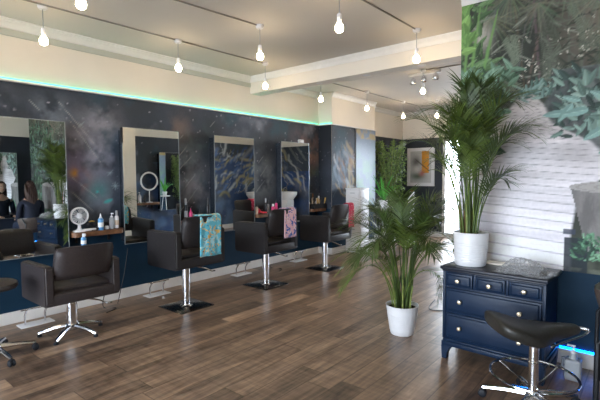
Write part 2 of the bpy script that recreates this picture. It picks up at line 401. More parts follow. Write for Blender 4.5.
# ---- galaxy painting on the left wall
def galaxy(u0,u1,v0,v1,seed,swirl=0.,res=.014):
    p=Paint(u0,u1,v0,v1,res); n=p.noise(.9,seed); n2=p.noise(3,seed+1); n3=p.noise(8,seed+2,3)
    p.img[:]=lin((56,64,74))
    p.fill(np.clip((n-.45)*3,0,1)*np.clip(n2*1.6-.3,0,1),lin((98,108,126)),.8)
    p.fill(np.clip((n2-.56)*4,0,1)*np.clip((p.noise(1.3,seed+5)-.45)*4,0,1),lin((150,154,168)),.75)
    p.fill(np.clip((p.noise(2.2,seed+6)-.60)*6,0,1),lin((104,92,98)),.12)
    p.fill(np.clip((p.noise(2.0,seed+7)-.62)*6,0,1),lin((50,88,104)),.55)
    r=np.random.default_rng(seed)
    for i in range(int((u1-u0)*60)):
        a,b=r.uniform(u0,u1),r.uniform(v0,v1); q=r.random()
        p.line((a,b),(a+.001,b),.006+.006*q,lin((170+40*q,175+30*q,190+30*q)),.35+.5*q,False)
    p.fill((p.Vv<DADO),lin((28,52,80)),.0)
    return p,r
p,r=galaxy(YF,YP,DADO,MT,11)
for (a,b,rr,c,al) in [(2.25,1.75,.28,(150,150,168),.55),(2.0,1.55,.22,(120,112,140),.5),(2.35,2.05,.2,(138,138,148),.5),(2.15,1.25,.3,(104,112,128),.5),(1.85,2.15,.16,(128,138,150),.4),
      (2.1,1.42,.10,(150,90,70),.5),(2.05,1.5,.05,(190,140,60),.6),(2.3,1.3,.10,(60,130,130),.4),(3.45,1.6,.3,(120,130,140),.45),(3.6,1.3,.25,(130,130,138),.45),(3.4,2.1,.16,(110,96,92),.5),(3.7,2.0,.14,(80,110,104),.5),
      (4.85,1.7,.25,(112,122,128),.4),(5.0,1.4,.3,(125,130,134),.45),(5.9,2.1,.2,(110,90,96),.4),(6.25,1.9,.3,(140,110,100),.5),(6.3,1.5,.25,(96,110,90),.4),(1.4,2.2,.14,(96,100,112),.4)]:
    sh=p.noise(5,int(a*31+b*7),5); p.fill(np.exp(-(((p.U-a)**2+(p.Vv-b)**2)/(rr*1.15)**2)*1.3)*np.clip((sh-.36)*4,0,1),lin(tuple(min(255,q*1.12) for q in c)),min(1,al*1.7))
sl=lin((185,190,190))
for (a,b,c,d) in [(1.62,2.24,1.78,2.08),(1.9,2.26,2.45,1.62),(2.0,2.08,2.5,1.4),(2.02,1.45,2.42,1.10),(2.0,1.30,2.36,.95),(3.36,1.7,3.62,1.98),(3.33,1.5,3.72,1.85),(3.42,1.25,3.75,1.6),(3.4,1.0,3.8,1.42),(3.9,2.15,4.05,2.3),(4.85,1.65,5.05,1.85),(4.9,1.45,5.15,1.72),(4.8,1.2,5.1,1.48),(3.4,1.95,3.5,2.05)]:
    p.line((a,b),(a+(c-a)*.7,b+(d-b)*.7),.0065,sl,.55)
for (a,b) in [(2.13,2.03),(2.44,1.5),(2.5,1.35),(3.5,1.4)]:
    for k in range(4):
        q=k*PI/4; p.line((a-.05*math.cos(q),b-.05*math.sin(q)),(a+.05*math.cos(q),b+.05*math.sin(q)),.006,lin((190,210,215)),.3)
p.line((2.36,1.16),(2.46,1.19),.025,lin((60,190,190)),.8); p.line((2.28,1.28),(2.30,1.30),.02,lin((60,200,200)),.8)
tag(p.mesh('wall_left_galaxy',lambda u,v:(np.full_like(u,.004),u,v),M['galaxy']),kind='structure')
def swirls(p,r,u0,u1,v0,v1,n,cols,dirn):
    for i in range(n):
        a,b=r.uniform(u0,u1),r.uniform(v0,v1); ang=dirn+r.normal()*.35; c=lin(cols[r.integers(len(cols))]); w=r.choice([.008,.014,.03,.05])
        for k in range(r.integers(5,12)):
            a2=a+math.cos(ang)*.05; b2=b+math.sin(ang)*.05
            p.line((a,b),(a2,b2),w,c,.42,False); a,b=a2,b2; ang+=r.normal()*.45; ang+=(dirn-ang)*.15
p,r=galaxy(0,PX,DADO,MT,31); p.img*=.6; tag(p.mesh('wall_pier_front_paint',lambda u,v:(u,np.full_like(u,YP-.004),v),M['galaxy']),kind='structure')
p,r=galaxy(YP,7.25,DADO,MT,32); p.fill(np.clip((1.5-p.Vv)/.8,0,1),lin((52,74,104)),.8)
swirls(p,r,6.5,7.2,1.1,2.15,60,[(170,150,110),(190,196,200),(96,112,130),(150,105,60),(120,140,160)],-1.0)
tag(p.mesh('wall_pier_side_paint',lambda u,v:(np.full_like(u,PX+.004),u,v),M['galaxy']),kind='structure')
p,r=galaxy(7.25,8.0,DADO,MT,33,res=.02); p.fill(np.ones(p.U.shape),lin((128,150,175)),.7); p.fill(np.clip((p.noise(4,5)-.42)*4,0,1)*np.clip((2.2-p.Vv),0,1),lin((120,170,120)),.7)  # pale blue and green over the print stand in for window sheen
p.fill((p.Vv>2.2)*np.clip((p.noise(9,6)-.4)*4,0,1),lin((176,150,80)),.8)
pa=thing('wall_panel',(PX+.005,7.62,DADO),'glossy printed panel with window sheen painted in pale blue and green, at the far end of the pier','wall panel')
o=p.mesh('print',lambda u,v:(np.full_like(u,.017),u-7.62,v-DADO),M['panelart'],pa)
MB().box(0,-.365,0,.015,.375,MT-DADO-.004).build('backing_board',M['grey'],pa,smooth=False)
# navy lower walls
b=MB(); b.box(0,YF,.118,.004,YP,DADO); struct('wall_left_dado',b,M['navy'],smooth=False)
struct('wall_pier_dado', MB().box(PX,YP,.118,PX+.004,8.0,DADO), M['navy'],smooth=False); struct('wall_pier_front_dado', MB().box(0,YP-.004,.118,PX,YP,DADO), M['navy'],smooth=False)
struct('wall_mural_dado', MB().box(XE,YM-.006,.118,XR,YM,.717), M['navy'],smooth=False)
struct('wall_left_rear_paint', MB().box(0,8.0,.118,.004,YB,MT-.04), M['backnavy'],smooth=False)
struct('wall_back_paint', MB().box(.004,YB-.004,.118,WX0,YB,MT-.04), M['backnavy'],smooth=False)
struct('wall_back_lintel_paint', MB().box(WX0,YB-.004,WZ1,WX1,YB,MT-.04), M['backnavy'],smooth=False)

struct('wall_right_paint', MB().box(XR-.004,YF,.118,XR,YM,MT), M['backnavy'],smooth=False)
# marble swirl mural on the right wall of the rear room
p,r=galaxy(4.36,YB,.118,MT,51,res=.03)
p.fill(np.clip((p.noise(1.2,8)-.42)*5,0,1)*(p.Vv<1.9),lin((40,72,120)),.8); p.fill(np.clip((p.noise(1.8,9)-.55)*6,0,1)*(p.Vv<1.8),lin((96,124,160)),.7)
swirls(p,r,7.3,9.9,.9,2.1,170,[(190,175,130),(205,210,215),(90,120,170),(150,140,90),(60,90,140)],.7)
p.fill(np.clip(1-np.abs((p.U-8.6)-(p.Vv-2.0)*1.2)/.14,0,1)*(p.Vv>1.95),lin((140,142,148)),.8)
tag(p.mesh('wall_back_right_swirls',lambda u,v:(np.full_like(u,XB-.004),u,v),M['galaxy']),kind='structure')

p,r=galaxy(WX1,XB,.118,MT-.04,61,res=.025); p.fill(np.clip((p.noise(1.5,18)-.45)*5,0,1)*(p.Vv<1.6),lin((50,84,140)),.8)
swirls(p,r,3.4,4.6,.8,2.0,40,[(190,175,130),(215,215,210),(90,120,170)],.9)
for k in range(5): p.fill((np.abs((p.U-3.3-k*.3)-(p.Vv-1.8)*.8)<.05)*(p.Vv>1.9),lin((120,126,120)),.6)
tag(p.mesh('wall_back_swirls',lambda u,v:(u,np.full_like(u,YB-.004),v),M['galaxy']),kind='structure')
# ---- printed jungle mural
p=Paint(XE,XR,.717,2.93,.008); U,W=p.U,p.Vv; r=np.random.default_rng(5)
p.img[:]=lin((50,56,48)); p.fill(np.clip((p.noise(3,1)-.4)*3,0,1),lin((84,90,74)),.7); p.fill(np.clip((p.noise(7,2)-.5)*4,0,1),lin((34,38,34)),.7)
p.fill(np.clip((U-4.15)/.5,0,1)*np.clip((W-2.1)/.3,0,1)*np.clip((5.2-U)/.4,0,1),lin((140,122,102)),.55)
for i in range(34):   # trunks and stalks
    a=r.uniform(XE,XR); p.line((a,r.uniform(1.8,2.2)),(a+r.normal()*.12,2.95),r.uniform(.006,.016),[q*(.6+.8*r.random()) for q in lin((92,86,74))],.6,False)
for i in range(900):  # fine palm strokes
    a,b2=r.uniform(XE,XR),r.uniform(1.85,2.93); q=r.random(); ang=r.uniform(-.9,.9)+(PI if r.random()<.5 else 0)
    g=int(70+60*q); c=lin((g,g+4,g-10)) if r.random()<.45 else lin((46,52,44)); p.leaf(a,b2,ang,r.uniform(.04,.16),r.uniform(.004,.012),c,a=.8)
for cx,cz,rad,cnt in [(4.14,2.29,.12,40),(4.44,2.42,.16,70),(4.28,2.24,.05,14),(4.05,2.5,.05,8),(5.2,2.4,.3,50)]:
    for i in range(cnt//2): a,b2=cx+r.normal()*rad*.5,cz+r.normal()*rad*.45; p.line((a,b2),(a+r.normal()*.01,b2+r.uniform(0,.02)),r.uniform(.002,.006),lin((206,196,176)),.8,False)
for i in range(70):   # arching pinnate fronds in the jungle
    a,b2=r.uniform(XE,XR),r.uniform(2.0,2.93); an=r.uniform(0,2*PI); cu=r.normal()*1.2; q=r.random(); c=[x*(.55+.9*q) for x in lin((88,98,80))]; L=r.uniform(.18,.4)
    for k in range(22):
        t_=k/22; aa=an+cu*t_; a+=math.cos(aa)*L/22; b2+=math.sin(aa)*L/22
        for sg in (-1,1): p.leaf(a,b2,aa+sg*(1.0-.4*t_),(.085-.05*t_),.0055,c,a=.8)
p.blob(3.74,2.62,.09,lin((180,170,160)),.8,1,1.6)
def cluster(n,u0,u1,v0,v1,cols,L0,L1,wr=.3,am=PI/2,asd=1.2):
    pts=sorted([(r.uniform(v0,v1),r.uniform(u0,u1)) for _ in range(n)],reverse=True)
    for b2,a in pts:
        c=cols[r.integers(len(cols))]; k=r.uniform(.75,1.15); L=r.uniform(L0,L1)
        p.leaf(a,b2,am+r.normal()*asd,L,L*wr*r.uniform(.35,.6),[x*k for x in lin(c)],vein=[x*1.5 for x in lin(c)])
# palm fans hanging from the top
for cx,cz in [(4.15,2.78),(4.35,2.9),(3.95,2.9),(4.55,2.75),(5.1,2.85),(5.9,2.8),(3.8,2.75)]:
    for k in range(26):
        an=-PI*.05-PI*.9*k/25; p.leaf(cx,cz,an+r.normal()*.05,r.uniform(.16,.34),.009,lin((84+r.integers(40),94+r.integers(36),76+r.integers(20))),a=.3)
cluster(60,XE,3.80,2.15,2.9,[(74,108,60),(60,90,54),(90,126,74),(48,72,46)],.07,.16,.34,.9,.9)
for a,b2,c2,d2 in [(3.62,2.05,3.72,2.85),(3.68,2.0,3.86,2.8),(3.58,2.1,3.64,2.8)]: p.line((a,b2),(c2,d2),.016,lin((96,148,60)),.9)
cluster(22,XE,3.64,2.5,2.9,[(116,166,70),(96,146,60)],.08,.15,.6,1.2,.9)
# ---- path of boards
tt=np.clip((W-.717)/(2.10-.717),0,1)
left=np.interp(W,[.717,1.5,1.8,1.95,2.05,2.13],[3.3,3.45,3.75,3.92,4.0,4.08]); right=np.interp(W,[.717,1.0,1.3,1.55,1.75,1.85,1.95,2.05,2.13],[4.43,4.42,4.46,4.75,4.62,4.42,4.26,4.17,4.12])
inside=np.clip((U-left)/.03,0,1)*np.clip((right-U)/.02,0,1)*(W<2.13)
base_c=np.array(lin((206,202,212)))*(1-tt[...,None])**.8+np.array(lin((136,126,118)))*(1-(1-tt[...,None])**.8)
yy=W+.055*(U-4.0)+.012*np.sin(U*3); k=np.log(np.maximum(.03,2.32-yy))/.062; fr=k-np.floor(k)
rb=np.random.default_rng(3).random(400)[(np.floor(k).astype(int))%400]
g=p.noise(5,14,4,.35,9); tone=(.84+.22*rb+.35*(g-.5))
img=1.42*base_c*tone[...,None]; edge=np.clip(1-np.minimum(fr,1-fr)/.09,0,1); img=img*(1-.55*edge[...,None])
p.img=p.img*(1-inside[...,None])+img*inside[...,None]
p.fill(inside*np.clip((p.noise(2.2,15)-.5)*4,0,1)*np.clip((W-1.35)/.4,0,1),lin((120,112,112)),.55)
# shrubs beside the path
cluster(150,XE,3.98,1.92,2.32,[(84,122,96),(58,92,66),(104,142,116),(48,78,56),(76,108,70)],.06,.13,.42)
cluster(60,3.6,3.86,1.62,1.95,[(50,84,64),(76,112,92),(36,60,44)],.06,.12,.45)
cluster(60,4.02,4.3,2.04,2.14,[(92,126,116),(64,96,86),(116,146,132)],.04,.09,.4)
# right bank
m=np.clip((U-np.interp(W,[1.45,1.7,1.85,2.0,2.1],[4.72,4.5,4.25,4.2,4.25]))/.03,0,1)*(W>1.45)*(W<2.25); p.fill(m,lin((70,76,76)),.9); p.fill(m*np.clip((p.noise(9,77)-.45)*5,0,1),lin((104,112,108)),.6); p.fill(m*np.clip((p.noise(12,78)-.5)*5,0,1),lin((44,52,50)),.7)
cluster(150,4.32,5.85,1.72,2.0,[(92,124,112),(66,92,84),(50,70,64),(116,146,132)],.06,.14,.42,PI*.95,.8)
cluster(230,4.30,5.85,1.85,2.22,[(104,136,122),(76,104,94),(56,80,74),(122,150,136),(44,62,58)],.06,.13,.42,PI*.9,.9)
cluster(420,4.75,5.85,.75,2.6,[(60,96,66),(46,76,56),(84,126,104),(66,106,72),(36,54,42),(100,136,100)],.06,.15,.4,PI/2,1.4)
for a,b2,an,L in [(4.36,1.92,PI*1.02,.2),(4.45,2.0,PI*.9,.16),(4.40,1.98,PI*1.3,.2),(4.5,1.93,PI*1.05,.22),(4.62,1.8,PI*1.18,.22),(4.66,1.98,PI*.85,.22),(4.72,1.74,PI*1.24,.26)]:
    p.leaf(a,b2,an,L*.8,L*.17,lin((104,146,138)),vein=lin((150,184,174)))
# stump
sx0=np.interp(W,[.95,1.38],[4.50,4.395]); m=(U>sx0)*(W>.86)*(W<1.36)*(U<5.3)
p.fill(m,lin((122,118,116))); p.fill(m*np.clip((p.noise(7,21,4,3,.6)-.45)*5,0,1),lin((92,88,88)),.7); p.fill(m*np.clip((4.47-U)/.06,0,1),lin((82,80,82)),.5)
e=((U-4.83)/.44)**2+((W-1.36)/.05)**2; p.fill(e<1,lin((156,150,146))); p.fill((np.abs(((e**.5*4)%1)-.5)<.12)*(e<1),lin((128,120,114)),.5)
p.fill((U>4.37)*(U<4.52)*(W<.98),lin((38,50,58)),.95); p.fill((U>4.36)*(U<4.44)*(W>1.0)*(W<1.04),lin((54,64,84)),.9)
cluster(60,4.44,4.66,.80,.98,[(84,146,104),(60,110,78),(110,166,124),(40,70,56)],.04,.09,.35,PI*.7,1.0)
p.fill((W<.755)*(U>4.36)*np.clip((p.noise(9,44)-.4)*5,0,1),lin((110,116,96)),.6)
g_=p.img.mean(-1,keepdims=True); p.img=(g_+(p.img-g_)*.68)*1.36+.004
tag(p.mesh('wall_mural_print',lambda u,v:(u,np.full_like(u,YM-.004),v),M['mural']),kind='structure')

# ================================================================== CEILING LIGHTS
def pendant():
    t=thing('pendant_light',(0,0,H),'','lamp')
    MB().lathe([(.0,0),(.042,0),(.042,-.022),(.030,-.036),(0.0,-.036)],20).build('ceiling_rose',M['white'],t)
    MB().tube([(0,0,-.03),(0,0,-.215)],.0035,6).build('cord',M['grey'],t)
    MB().lathe([(0,-.200),(.018,-.200),(.020,-.215),(.019,-.262),(.015,-.268),(0,-.268)],16).build('socket',M['white'],t)
    MB().lathe([(.013,-.266),(.016,-.274),(.027,-.284),(.033,-.298),(.035,-.313),(.033,-.328),(.027,-.340),(.015,-.347),(0.001,-.350)],18).build('bulb',M['bulb'],t)
    return t
P0=pendant(); PL=[
 (.65,1.55,'globe bulb pendant near the left edge of the photo, above the nearest salon chair'),
 (.73,2.90,'globe bulb pendant over the second salon chair from the left'),
 (.78,4.24,'globe bulb pendant hanging directly before the ceiling beam beside the galaxy wall'),
 (.75,5.53,'globe bulb pendant in the rear room directly before the pier'),
 (.82,6.82,'globe bulb pendant in front of the side of the pier in the rear room'),
 (.83,8.24,'globe bulb pendant nearest the back corner with the bushy plant'),
 (1.40,8.6,'globe bulb pendant above the framed orange print'),
 (1.75,1.40,'globe bulb pendant cut by the top edge at the upper left of the photo'),
 (1.76,3.16,'globe bulb pendant at the end of the middle ceiling conduit'),
 (2.85,2.99,'large-looking globe bulb pendant near the top centre of the photo'),
 (2.92,4.31,'globe bulb pendant hanging just before the beam at the right'),
 (2.25,5.99,'globe bulb pendant beside the ceiling spotlight bar behind the beam'),
 (.60,.20,'added globe bulb pendant behind the photographer near the galaxy wall'),  # pendants from here on are added out of view to light the rooms
 (3.0,.9,'added globe bulb pendant over the middle of the front room'),
 (4.9,1.7,'added globe bulb pendant in front of the jungle mural'),
 (5.2,.4,'added globe bulb pendant by the right wall of the front room'),
 (1.9,-.9,'added globe bulb pendant near the shop window on the galaxy wall side'),
 (4.6,-1.3,'added globe bulb pendant near the shop window on the mural side'),
 (3.4,7.6,'added globe bulb pendant over the right side of the rear room')]
for i,(x,y,l) in enumerate(PL):
    o=P0 if i==0 else copy_tree(P0); o.location=(x,y,H); tag(o,l,'lamp','globe bulb pendants on the ceiling')
def conduit(a,b,label):
    tag(MB().tube([a,b],.0075,6).build('ceiling_conduit',M['cable']),label,'conduit')
z=H-.009
conduit((.60,-1.2,z),(.78,4.24,z),'long thin ceiling conduit linking the pendants nearest the galaxy wall')
conduit((1.32,-1.2,z),(1.76,3.16,z),'thin ceiling conduit ending at the middle pendant above the chairs')
conduit((2.80,-.5,z),(2.92,4.31,z),'thin ceiling conduit ending before the beam at the right')
conduit((.75,5.3,z),(.83,8.9,z),'thin ceiling conduit in the rear room running past the pier')
conduit((3.1,5.0,z),(3.56,5.6,z),'short dark slanting conduit on the rear ceiling beside the mural edge')
conduit((2.25,5.99,z),(3.6,6.1,z),'thin conduit across the rear ceiling right of the spotlight bar')
for i,(x,l) in enumerate([(1.27,'left lit downlight in the underside of the beam'),(2.02,'middle lit downlight in the underside of the beam'),(2.76,'right lit downlight in the underside of the beam')]):
    t=thing('downlight',(x,4.81,2.73),l,'lamp',group='downlights in the beam')
    MB().lathe([(.032,0),(.045,0),(.045,-.006),(.032,-.004)],20).build('bezel',M['trim'],t); MB().lathe([(0,-.001),(.033,-.001),(.033,-.003),(0,-.003)],20).build('lens',M['spot'],t)
t=thing('spotlight_bar',(2.2,6.15,H),'chrome three-headed spotlight bar on the rear ceiling','lamp')
MB().box(-.25,-.02,-.035,.25,.02,0,.005).build('bar',M['white'],t)
for x,a in ((-.2,.5),(0,-.2),(.2,-.6)):
    MB().lathe([(.012,0),(.035,-.02),(.042,-.09),(.036,-.10)],16,(x,a*.1,-.045)).build('spotlight_head',M['chrome'],t)

# ================================================================== MIRRORS AND SHELVES
def mirror(x,y0,y1,label,face=1,z0=.665,z1=2.03,t=.15,group='tall styling mirrors on the walls'):
    w=y1-y0; o=thing('mirror',(x,(y0+y1)/2,z0),label,'mirror',0 if face>0 else PI,group); h=z1-z0
    MB().box(.004,-w/2+.03,.03,t-.022,w/2-.03,h-.03).build('mounting_box',M['mirrorside'],o,smooth=False)
    MB().box(t-.022,-w/2,0,t-.004,w/2,h).build('backing',M['mirrorside'],o,smooth=False)
    MB().box(t-.004,-w/2+.006,.006,t,w/2-.006,h-.006).build('mirror_glass',M['mirror'],o,smooth=False)
    b=MB()
    for s_ in (-1,1): b.box(t-.005,s_*w/2-.006 if s_>0 else -w/2,0,t+.002,w/2 if s_>0 else -w/2+.006,h)
    for q in (0,h-.006): b.box(t-.005,-w/2,q,t+.002,w/2,q+.006)
    b.build('edge_trim',M['mirroredge'],o,smooth=False)
    return o
m1=mirror(0,1.16,1.905,'wide frameless mirror at the left edge of the photo, reflecting the jungle mural'); m1.rotation_euler=(0,-math.radians(.3),math.radians(1.6)); m1.location.x=.012
m2=mirror(0,2.525,3.277,'frameless mirror behind the chair with the turquoise towel, above the second station'); m2.rotation_euler=(0,0,-math.radians(1.6)); m2.location.x=.012
MB().box(.10,-.378,1.18,.156,-.366,1.36,.003).build('hinge_bracket',M['darkmetal'],m2)
mirror(0,3.86,4.629,'frameless mirror third along the galaxy wall, reflecting blue and gold swirls')
mirror(0,5.241,5.976,'frameless mirror nearest the pier with a small white box on its top')
mirror(XR,2.72,3.48,'frameless mirror facing the galaxy wall beside the jungle mural',-1)
mirror(XR,.9,1.65,'frameless mirror on the right wall opposite the first chair',-1)
mirror(XB,5.42,5.95,'frameless mirror on the right wall of the rear room',-1)
t=tag(MB().box(.10,5.73,2.032,.15,5.835,2.085,.006).build('sensor_box',M['white']),'small white plastic box on top of the mirror nearest the pier','box')
# bracket shelf with rounded front corners
def shelf(x,y0,y1,label,face=1,d=.21):
    L=y1-y0; o=thing('wooden_shelf',(x,(y0+y1)/2,.84),label,'shelf',0 if face>0 else PI,'wooden shelves at the styling stations')
    poly=[(.004,-L/2,-.025)]+[(d-.06+.06*math.sin(a),-L/2+.06-.06*math.cos(a),-.025) for a in np.linspace(0,PI/2,6)]+[(d-.06+.06*math.cos(a),L/2-.06+.06*math.sin(a),-.025) for a in np.linspace(0,PI/2,6)]+[(.004,L/2,-.025)]
    MB().extrude(poly,(0,0,.05)).build('board',M['wood'],o,smooth=False)
    for q in (-L*.32,L*.32): MB().box(.004,q-.012,-.11,.02,q+.012,-.025).box(.004,q-.012,-.04,d*.7,q+.012,-.025).build('bracket',M['darkmetal'],o,smooth=False)
    return o
SZ=.866
shelf(0,1.935,2.50,'walnut shelf with a white fan and bottles between the first two mirrors')
shelf(0,3.30,3.84,'walnut shelf with dark and pink bottles behind the turquoise towel')
shelf(0,4.655,5.225,'walnut shelf between the third mirror and the one nearest the pier')
shelf(0,6.00,6.44,'walnut shelf beside the pier, crowded with bottles and a black holder')
shelf(XB,4.72,5.40,'wooden shelf with a ring light on the right wall of the rear room',-1)

# bottles
def bottle(y,w,h,m,label,capm=None,kind='cap',x=.12,z=SZ,cat='bottle',group='hair product bottles on the shelves',name='product_bottle',band=None,ch=.28):
    o=thing(name,(x,y,z),label,cat,0,group); r_=w/2; hb=h*(1-ch)
    MB().lathe([(0,0),(r_*.9,0),(r_,.006),(r_,hb*.86),(r_*.85,hb*.95),(r_*.45,hb),(0,hb)],18).build('body',m,o)
    if band: MB().lathe([(r_+.0008,hb*.25),(r_+.0012,hb*.27),(r_+.0012,hb*.62),(r_+.0008,hb*.64)],18).build('printed_band',band,o)
    capm=capm or M['black']
    if kind=='cap': MB().lathe([(0,hb),(r_*.62,hb),(r_*.6,h*.97),(r_*.5,h),(0,h)],16).build('cap',capm,o)
    if kind=='pump': MB().lathe([(0,hb),(r_*.5,hb),(r_*.5,hb+h*.08),(.004,hb+h*.1),(.004,h*.94),(0,h*.94)],12).box(-.008,-.008,h*.93,.035,.008,h,.002).build('pump_head',capm,o)
    if kind=='nozzle': MB().lathe([(0,hb),(r_*.6,hb),(r_*.35,hb+h*.1),(r_*.12,h),(0,h)],14).build('nozzle',capm,o)
    if kind=='spray': MB().lathe([(0,hb),(r_*.5,hb),(r_*.4,hb+h*.1),(0,hb+h*.1)],12).box(-.012,-.01,hb+h*.08,.045,.01,h,.004).box(.02,-.005,hb+h*.0,.028,.005,hb+h*.12,.001).build('spray_trigger',capm,o)
    return o
# fan
t=thing('table_fan',(.115,2.03,SZ),'round white table fan at the left end of the first shelf','fan')
MB().lathe([(0,0),(.068,0),(.066,.012),(.03,.022),(.018,.04),(.016,.085),(0,.085)],24).build('base',M['white'],t)
MB().torus((.02,0,.17),.088,.008,'X',32,8).torus((-.012,0,.17),.088,.006,'X',32,8).build('guard_ring',M['white'],t)
b=MB()
for k in range(20):
    a=2*PI*k/20; b.tube([(.03,.015*math.cos(a),.17+.015*math.sin(a)),(.036,.05*math.cos(a),.17+.05*math.sin(a)),(.02,.088*math.cos(a),.17+.088*math.sin(a))],.0018,5)
b.build('guard_wires',M['white'],t)
b=MB()
for k in range(5):
    def f(u,v,k=k):
        a=2*PI*k/5+(v-.5)*.95; rr=.014+.066*u; return (.002+.018*(v-.5),rr*math.cos(a),.17+rr*math.sin(a))
    b.grid(f,4,4)
b.build('blades',M['grey'],t)
MB().lathe([(0,-.045),(.026,-.045),(.03,-.02),(.028,.01),(.018,.036),(0,.036)],18,(0,0,.17),'X').build('motor_hub',M['white'],t)
MB().lathe([(0,-.0),(.0,.001)],4).bm.free()
bottle(2.239,.058,.185,M['blue'],'blue and white nozzle bottle in the middle of the first shelf',M['white'],'nozzle',x=.165,band=M['white'])
bottle(2.388,.060,.178,M['jug'],'clear pump bottle near the right end of the first shelf',M['white'],'pump')
bottle(2.447,.046,.200,M['white'],'tall slim white bottle at the right end of the first shelf',M['grey'],'cap',band=M['beige'])
tag(MB().lathe([(0,0),(.022,0),(.023,.006),(.023,.03),(.019,.036),(0,.036)],16).build('cream_jar',M['white'],loc=(.13,2.325,SZ)),'small white jar on the first shelf in front of the pump bottle','jar')
tag(MB().box(-.03,-.065,0,.03,.065,.026,.010).build('comb_case',M['white'],loc=(.135,2.13,SZ)),'flat white case lying on the first shelf beside the fan','case')
def dryer(loc,rz,m,label):
    t=thing('hair_dryer',loc,label,'hair dryer',rz)
    MB().lathe([(0,-.10),(.030,-.10),(.038,-.07),(.040,0),(.034,.06),(.026,.09),(.026,.115),(.022,.115),(.022,.09),(0,.085)],20,(0,0,.042),'Y').build('barrel',m,t)
    MB().box(-.014,-.08,.02,.014,-.048,.055,.008).tube([(0,-.06,.03),(.07,-.075,.022),(.13,-.09,.02)],[.016,.015,.013],10).build('handle',m,t)
    MB().tube([(.13,-.09,.02),(.15,-.12,.012),(.12,-.16,.006),(.05,-.15,.006)],.004,6).build('cord',M['black'],t)
    return t
dryer((.045,2.30,SZ),0,M['black'],'black hair dryer lying on the first shelf behind the bottles')
tag(MB().tube([(0,-.03,.0),(0,.0,.01),(0,.03,.004)],[.006,.009,.006],8).build('hair_clip',M['gold'],loc=(.055,2.19,SZ+.088)),'yellow sectioning clip resting on the black hair dryer','clip')
o=bottle(2.017,.052,.135,M['blue'],'small blue spray bottle hanging by its trigger from the front of the first shelf',M['white'],'spray',x=.237,z=.722,band=M['white'])
bottle(3.393,.046,.30,M['black'],'tall black aerosol can at the left of the second shelf',M['grey'],'cap',name='aerosol_can',band=M['grey'])
bottle(3.470,.050,.17,M['pink'],'bright pink bottle on the second shelf beside the turquoise towel',M['pink'],'nozzle')
bottle(3.62,.078,.145,M['purple'],'squat purple bottle on the second shelf',M['black'],'nozzle',ch=.45)
bottle(3.757,.05,.29,M['black'],'tall black can at the right end of the second shelf',M['black'],'cap',name='aerosol_can')
bottle(3.54,.04,.12,M['grey'],'short grey bottle between the pink and purple bottles',M['black'],'cap',x=.08)
# third shelf
dryer((.05,4.80,SZ),.9,M['red'],'red hair dryer lying on the third shelf')
bottle(4.70,.045,.16,M['beige'],'beige bottle on the third shelf beside the red hair dryer',M['black'],'cap')
bottle(4.90,.044,.24,M['black'],'black aerosol on the third shelf beside the grey can',M['grey'],'cap',name='aerosol_can')
bottle(4.985,.044,.20,M['grey'],'grey aerosol can near the right end of the third shelf',M['black'],'cap',x=.09,name='aerosol_can')
bottle(5.07,.060,.14,M['pink'],'pink bottle on the third shelf behind the pink towel',M['white'],'cap')
bottle(5.145,.045,.21,M['pink'],'tall pink bottle at the right end of the third shelf',M['black'],'nozzle')
# fourth shelf
t=thing('tool_holder',(.16,6.24,SZ),'black box holder with brushes on the shelf beside the pier','holder')
b=MB(); b.box(-.05,-.20,0,.05,.17,.008)
for a in ((-.05,-.20,-.044,.17),(.044,-.20,.05,.17),(-.05,-.20,.05,-.194),(-.05,.164,.05,.17),(-.05,-.03,.05,-.024)): b.box(a[0],a[1],0,a[2],a[3],.085)
b.build('box',M['black'],t,smooth=False)
for i,(dx,dy,tx,ty) in enumerate([(.0,-.15,.02,-.03),(.02,-.10,-.01,.02),(-.02,-.06,.02,.02),(.01,.02,.01,.03),(-.02,.07,-.02,-.02),(.02,.12,.02,.02)]):
    MB().tube([(dx,dy,.01),(dx+tx,dy+ty,.14),(dx+tx*1.3,dy+ty*1.3,.19)],[.006,.008,.014],8).build('brush',[M['black'],M['beige'],M['gold']][i%3],t)
bottle(6.064,.085,.12,M['beige'],'squat cream tub at the left end of the shelf beside the pier',M['white'],'cap',x=.06,ch=.2,name='product_tub',cat='tub')
bottle(6.20,.052,.27,M['beige'],'tall beige bottle on the shelf beside the pier',M['wood'],'cap',x=.055)
bottle(6.29,.046,.17,M['grey'],'grey bottle behind the black holder',M['black'],'cap',x=.055)
bottle(6.38,.050,.22,M['gold'],'amber bottle with a white cap at the right end of the shelf beside the pier',M['white'],'cap',x=.055)
# ring light on rear right shelf
t=thing('ring_light',(XB-.12,5.17,SZ),'white ring light on the shelf of the rear room right wall','lamp')
MB().lathe([(0,0),(.07,0),(.07,.01),(.012,.02),(.010,.29),(0,.29)],20).build('stand',M['white'],t); MB().torus((0,0,.49),.20,.020,'X',36,8).build('ring',M['white'],t)
bottle(4.93,.07,.24,M['white'],'white bottle on the rear room shelf beside the ring light',M['white'],'pump',x=XB-.12)
bottle(5.05,.05,.18,M['black'],'black bottle on the rear room shelf',M['black'],'cap',x=XB-.12)
bottle(4.82,.05,.17,M['pink'],'pink bottle at the near end of the rear room shelf',M['black'],'cap',x=XB-.12)

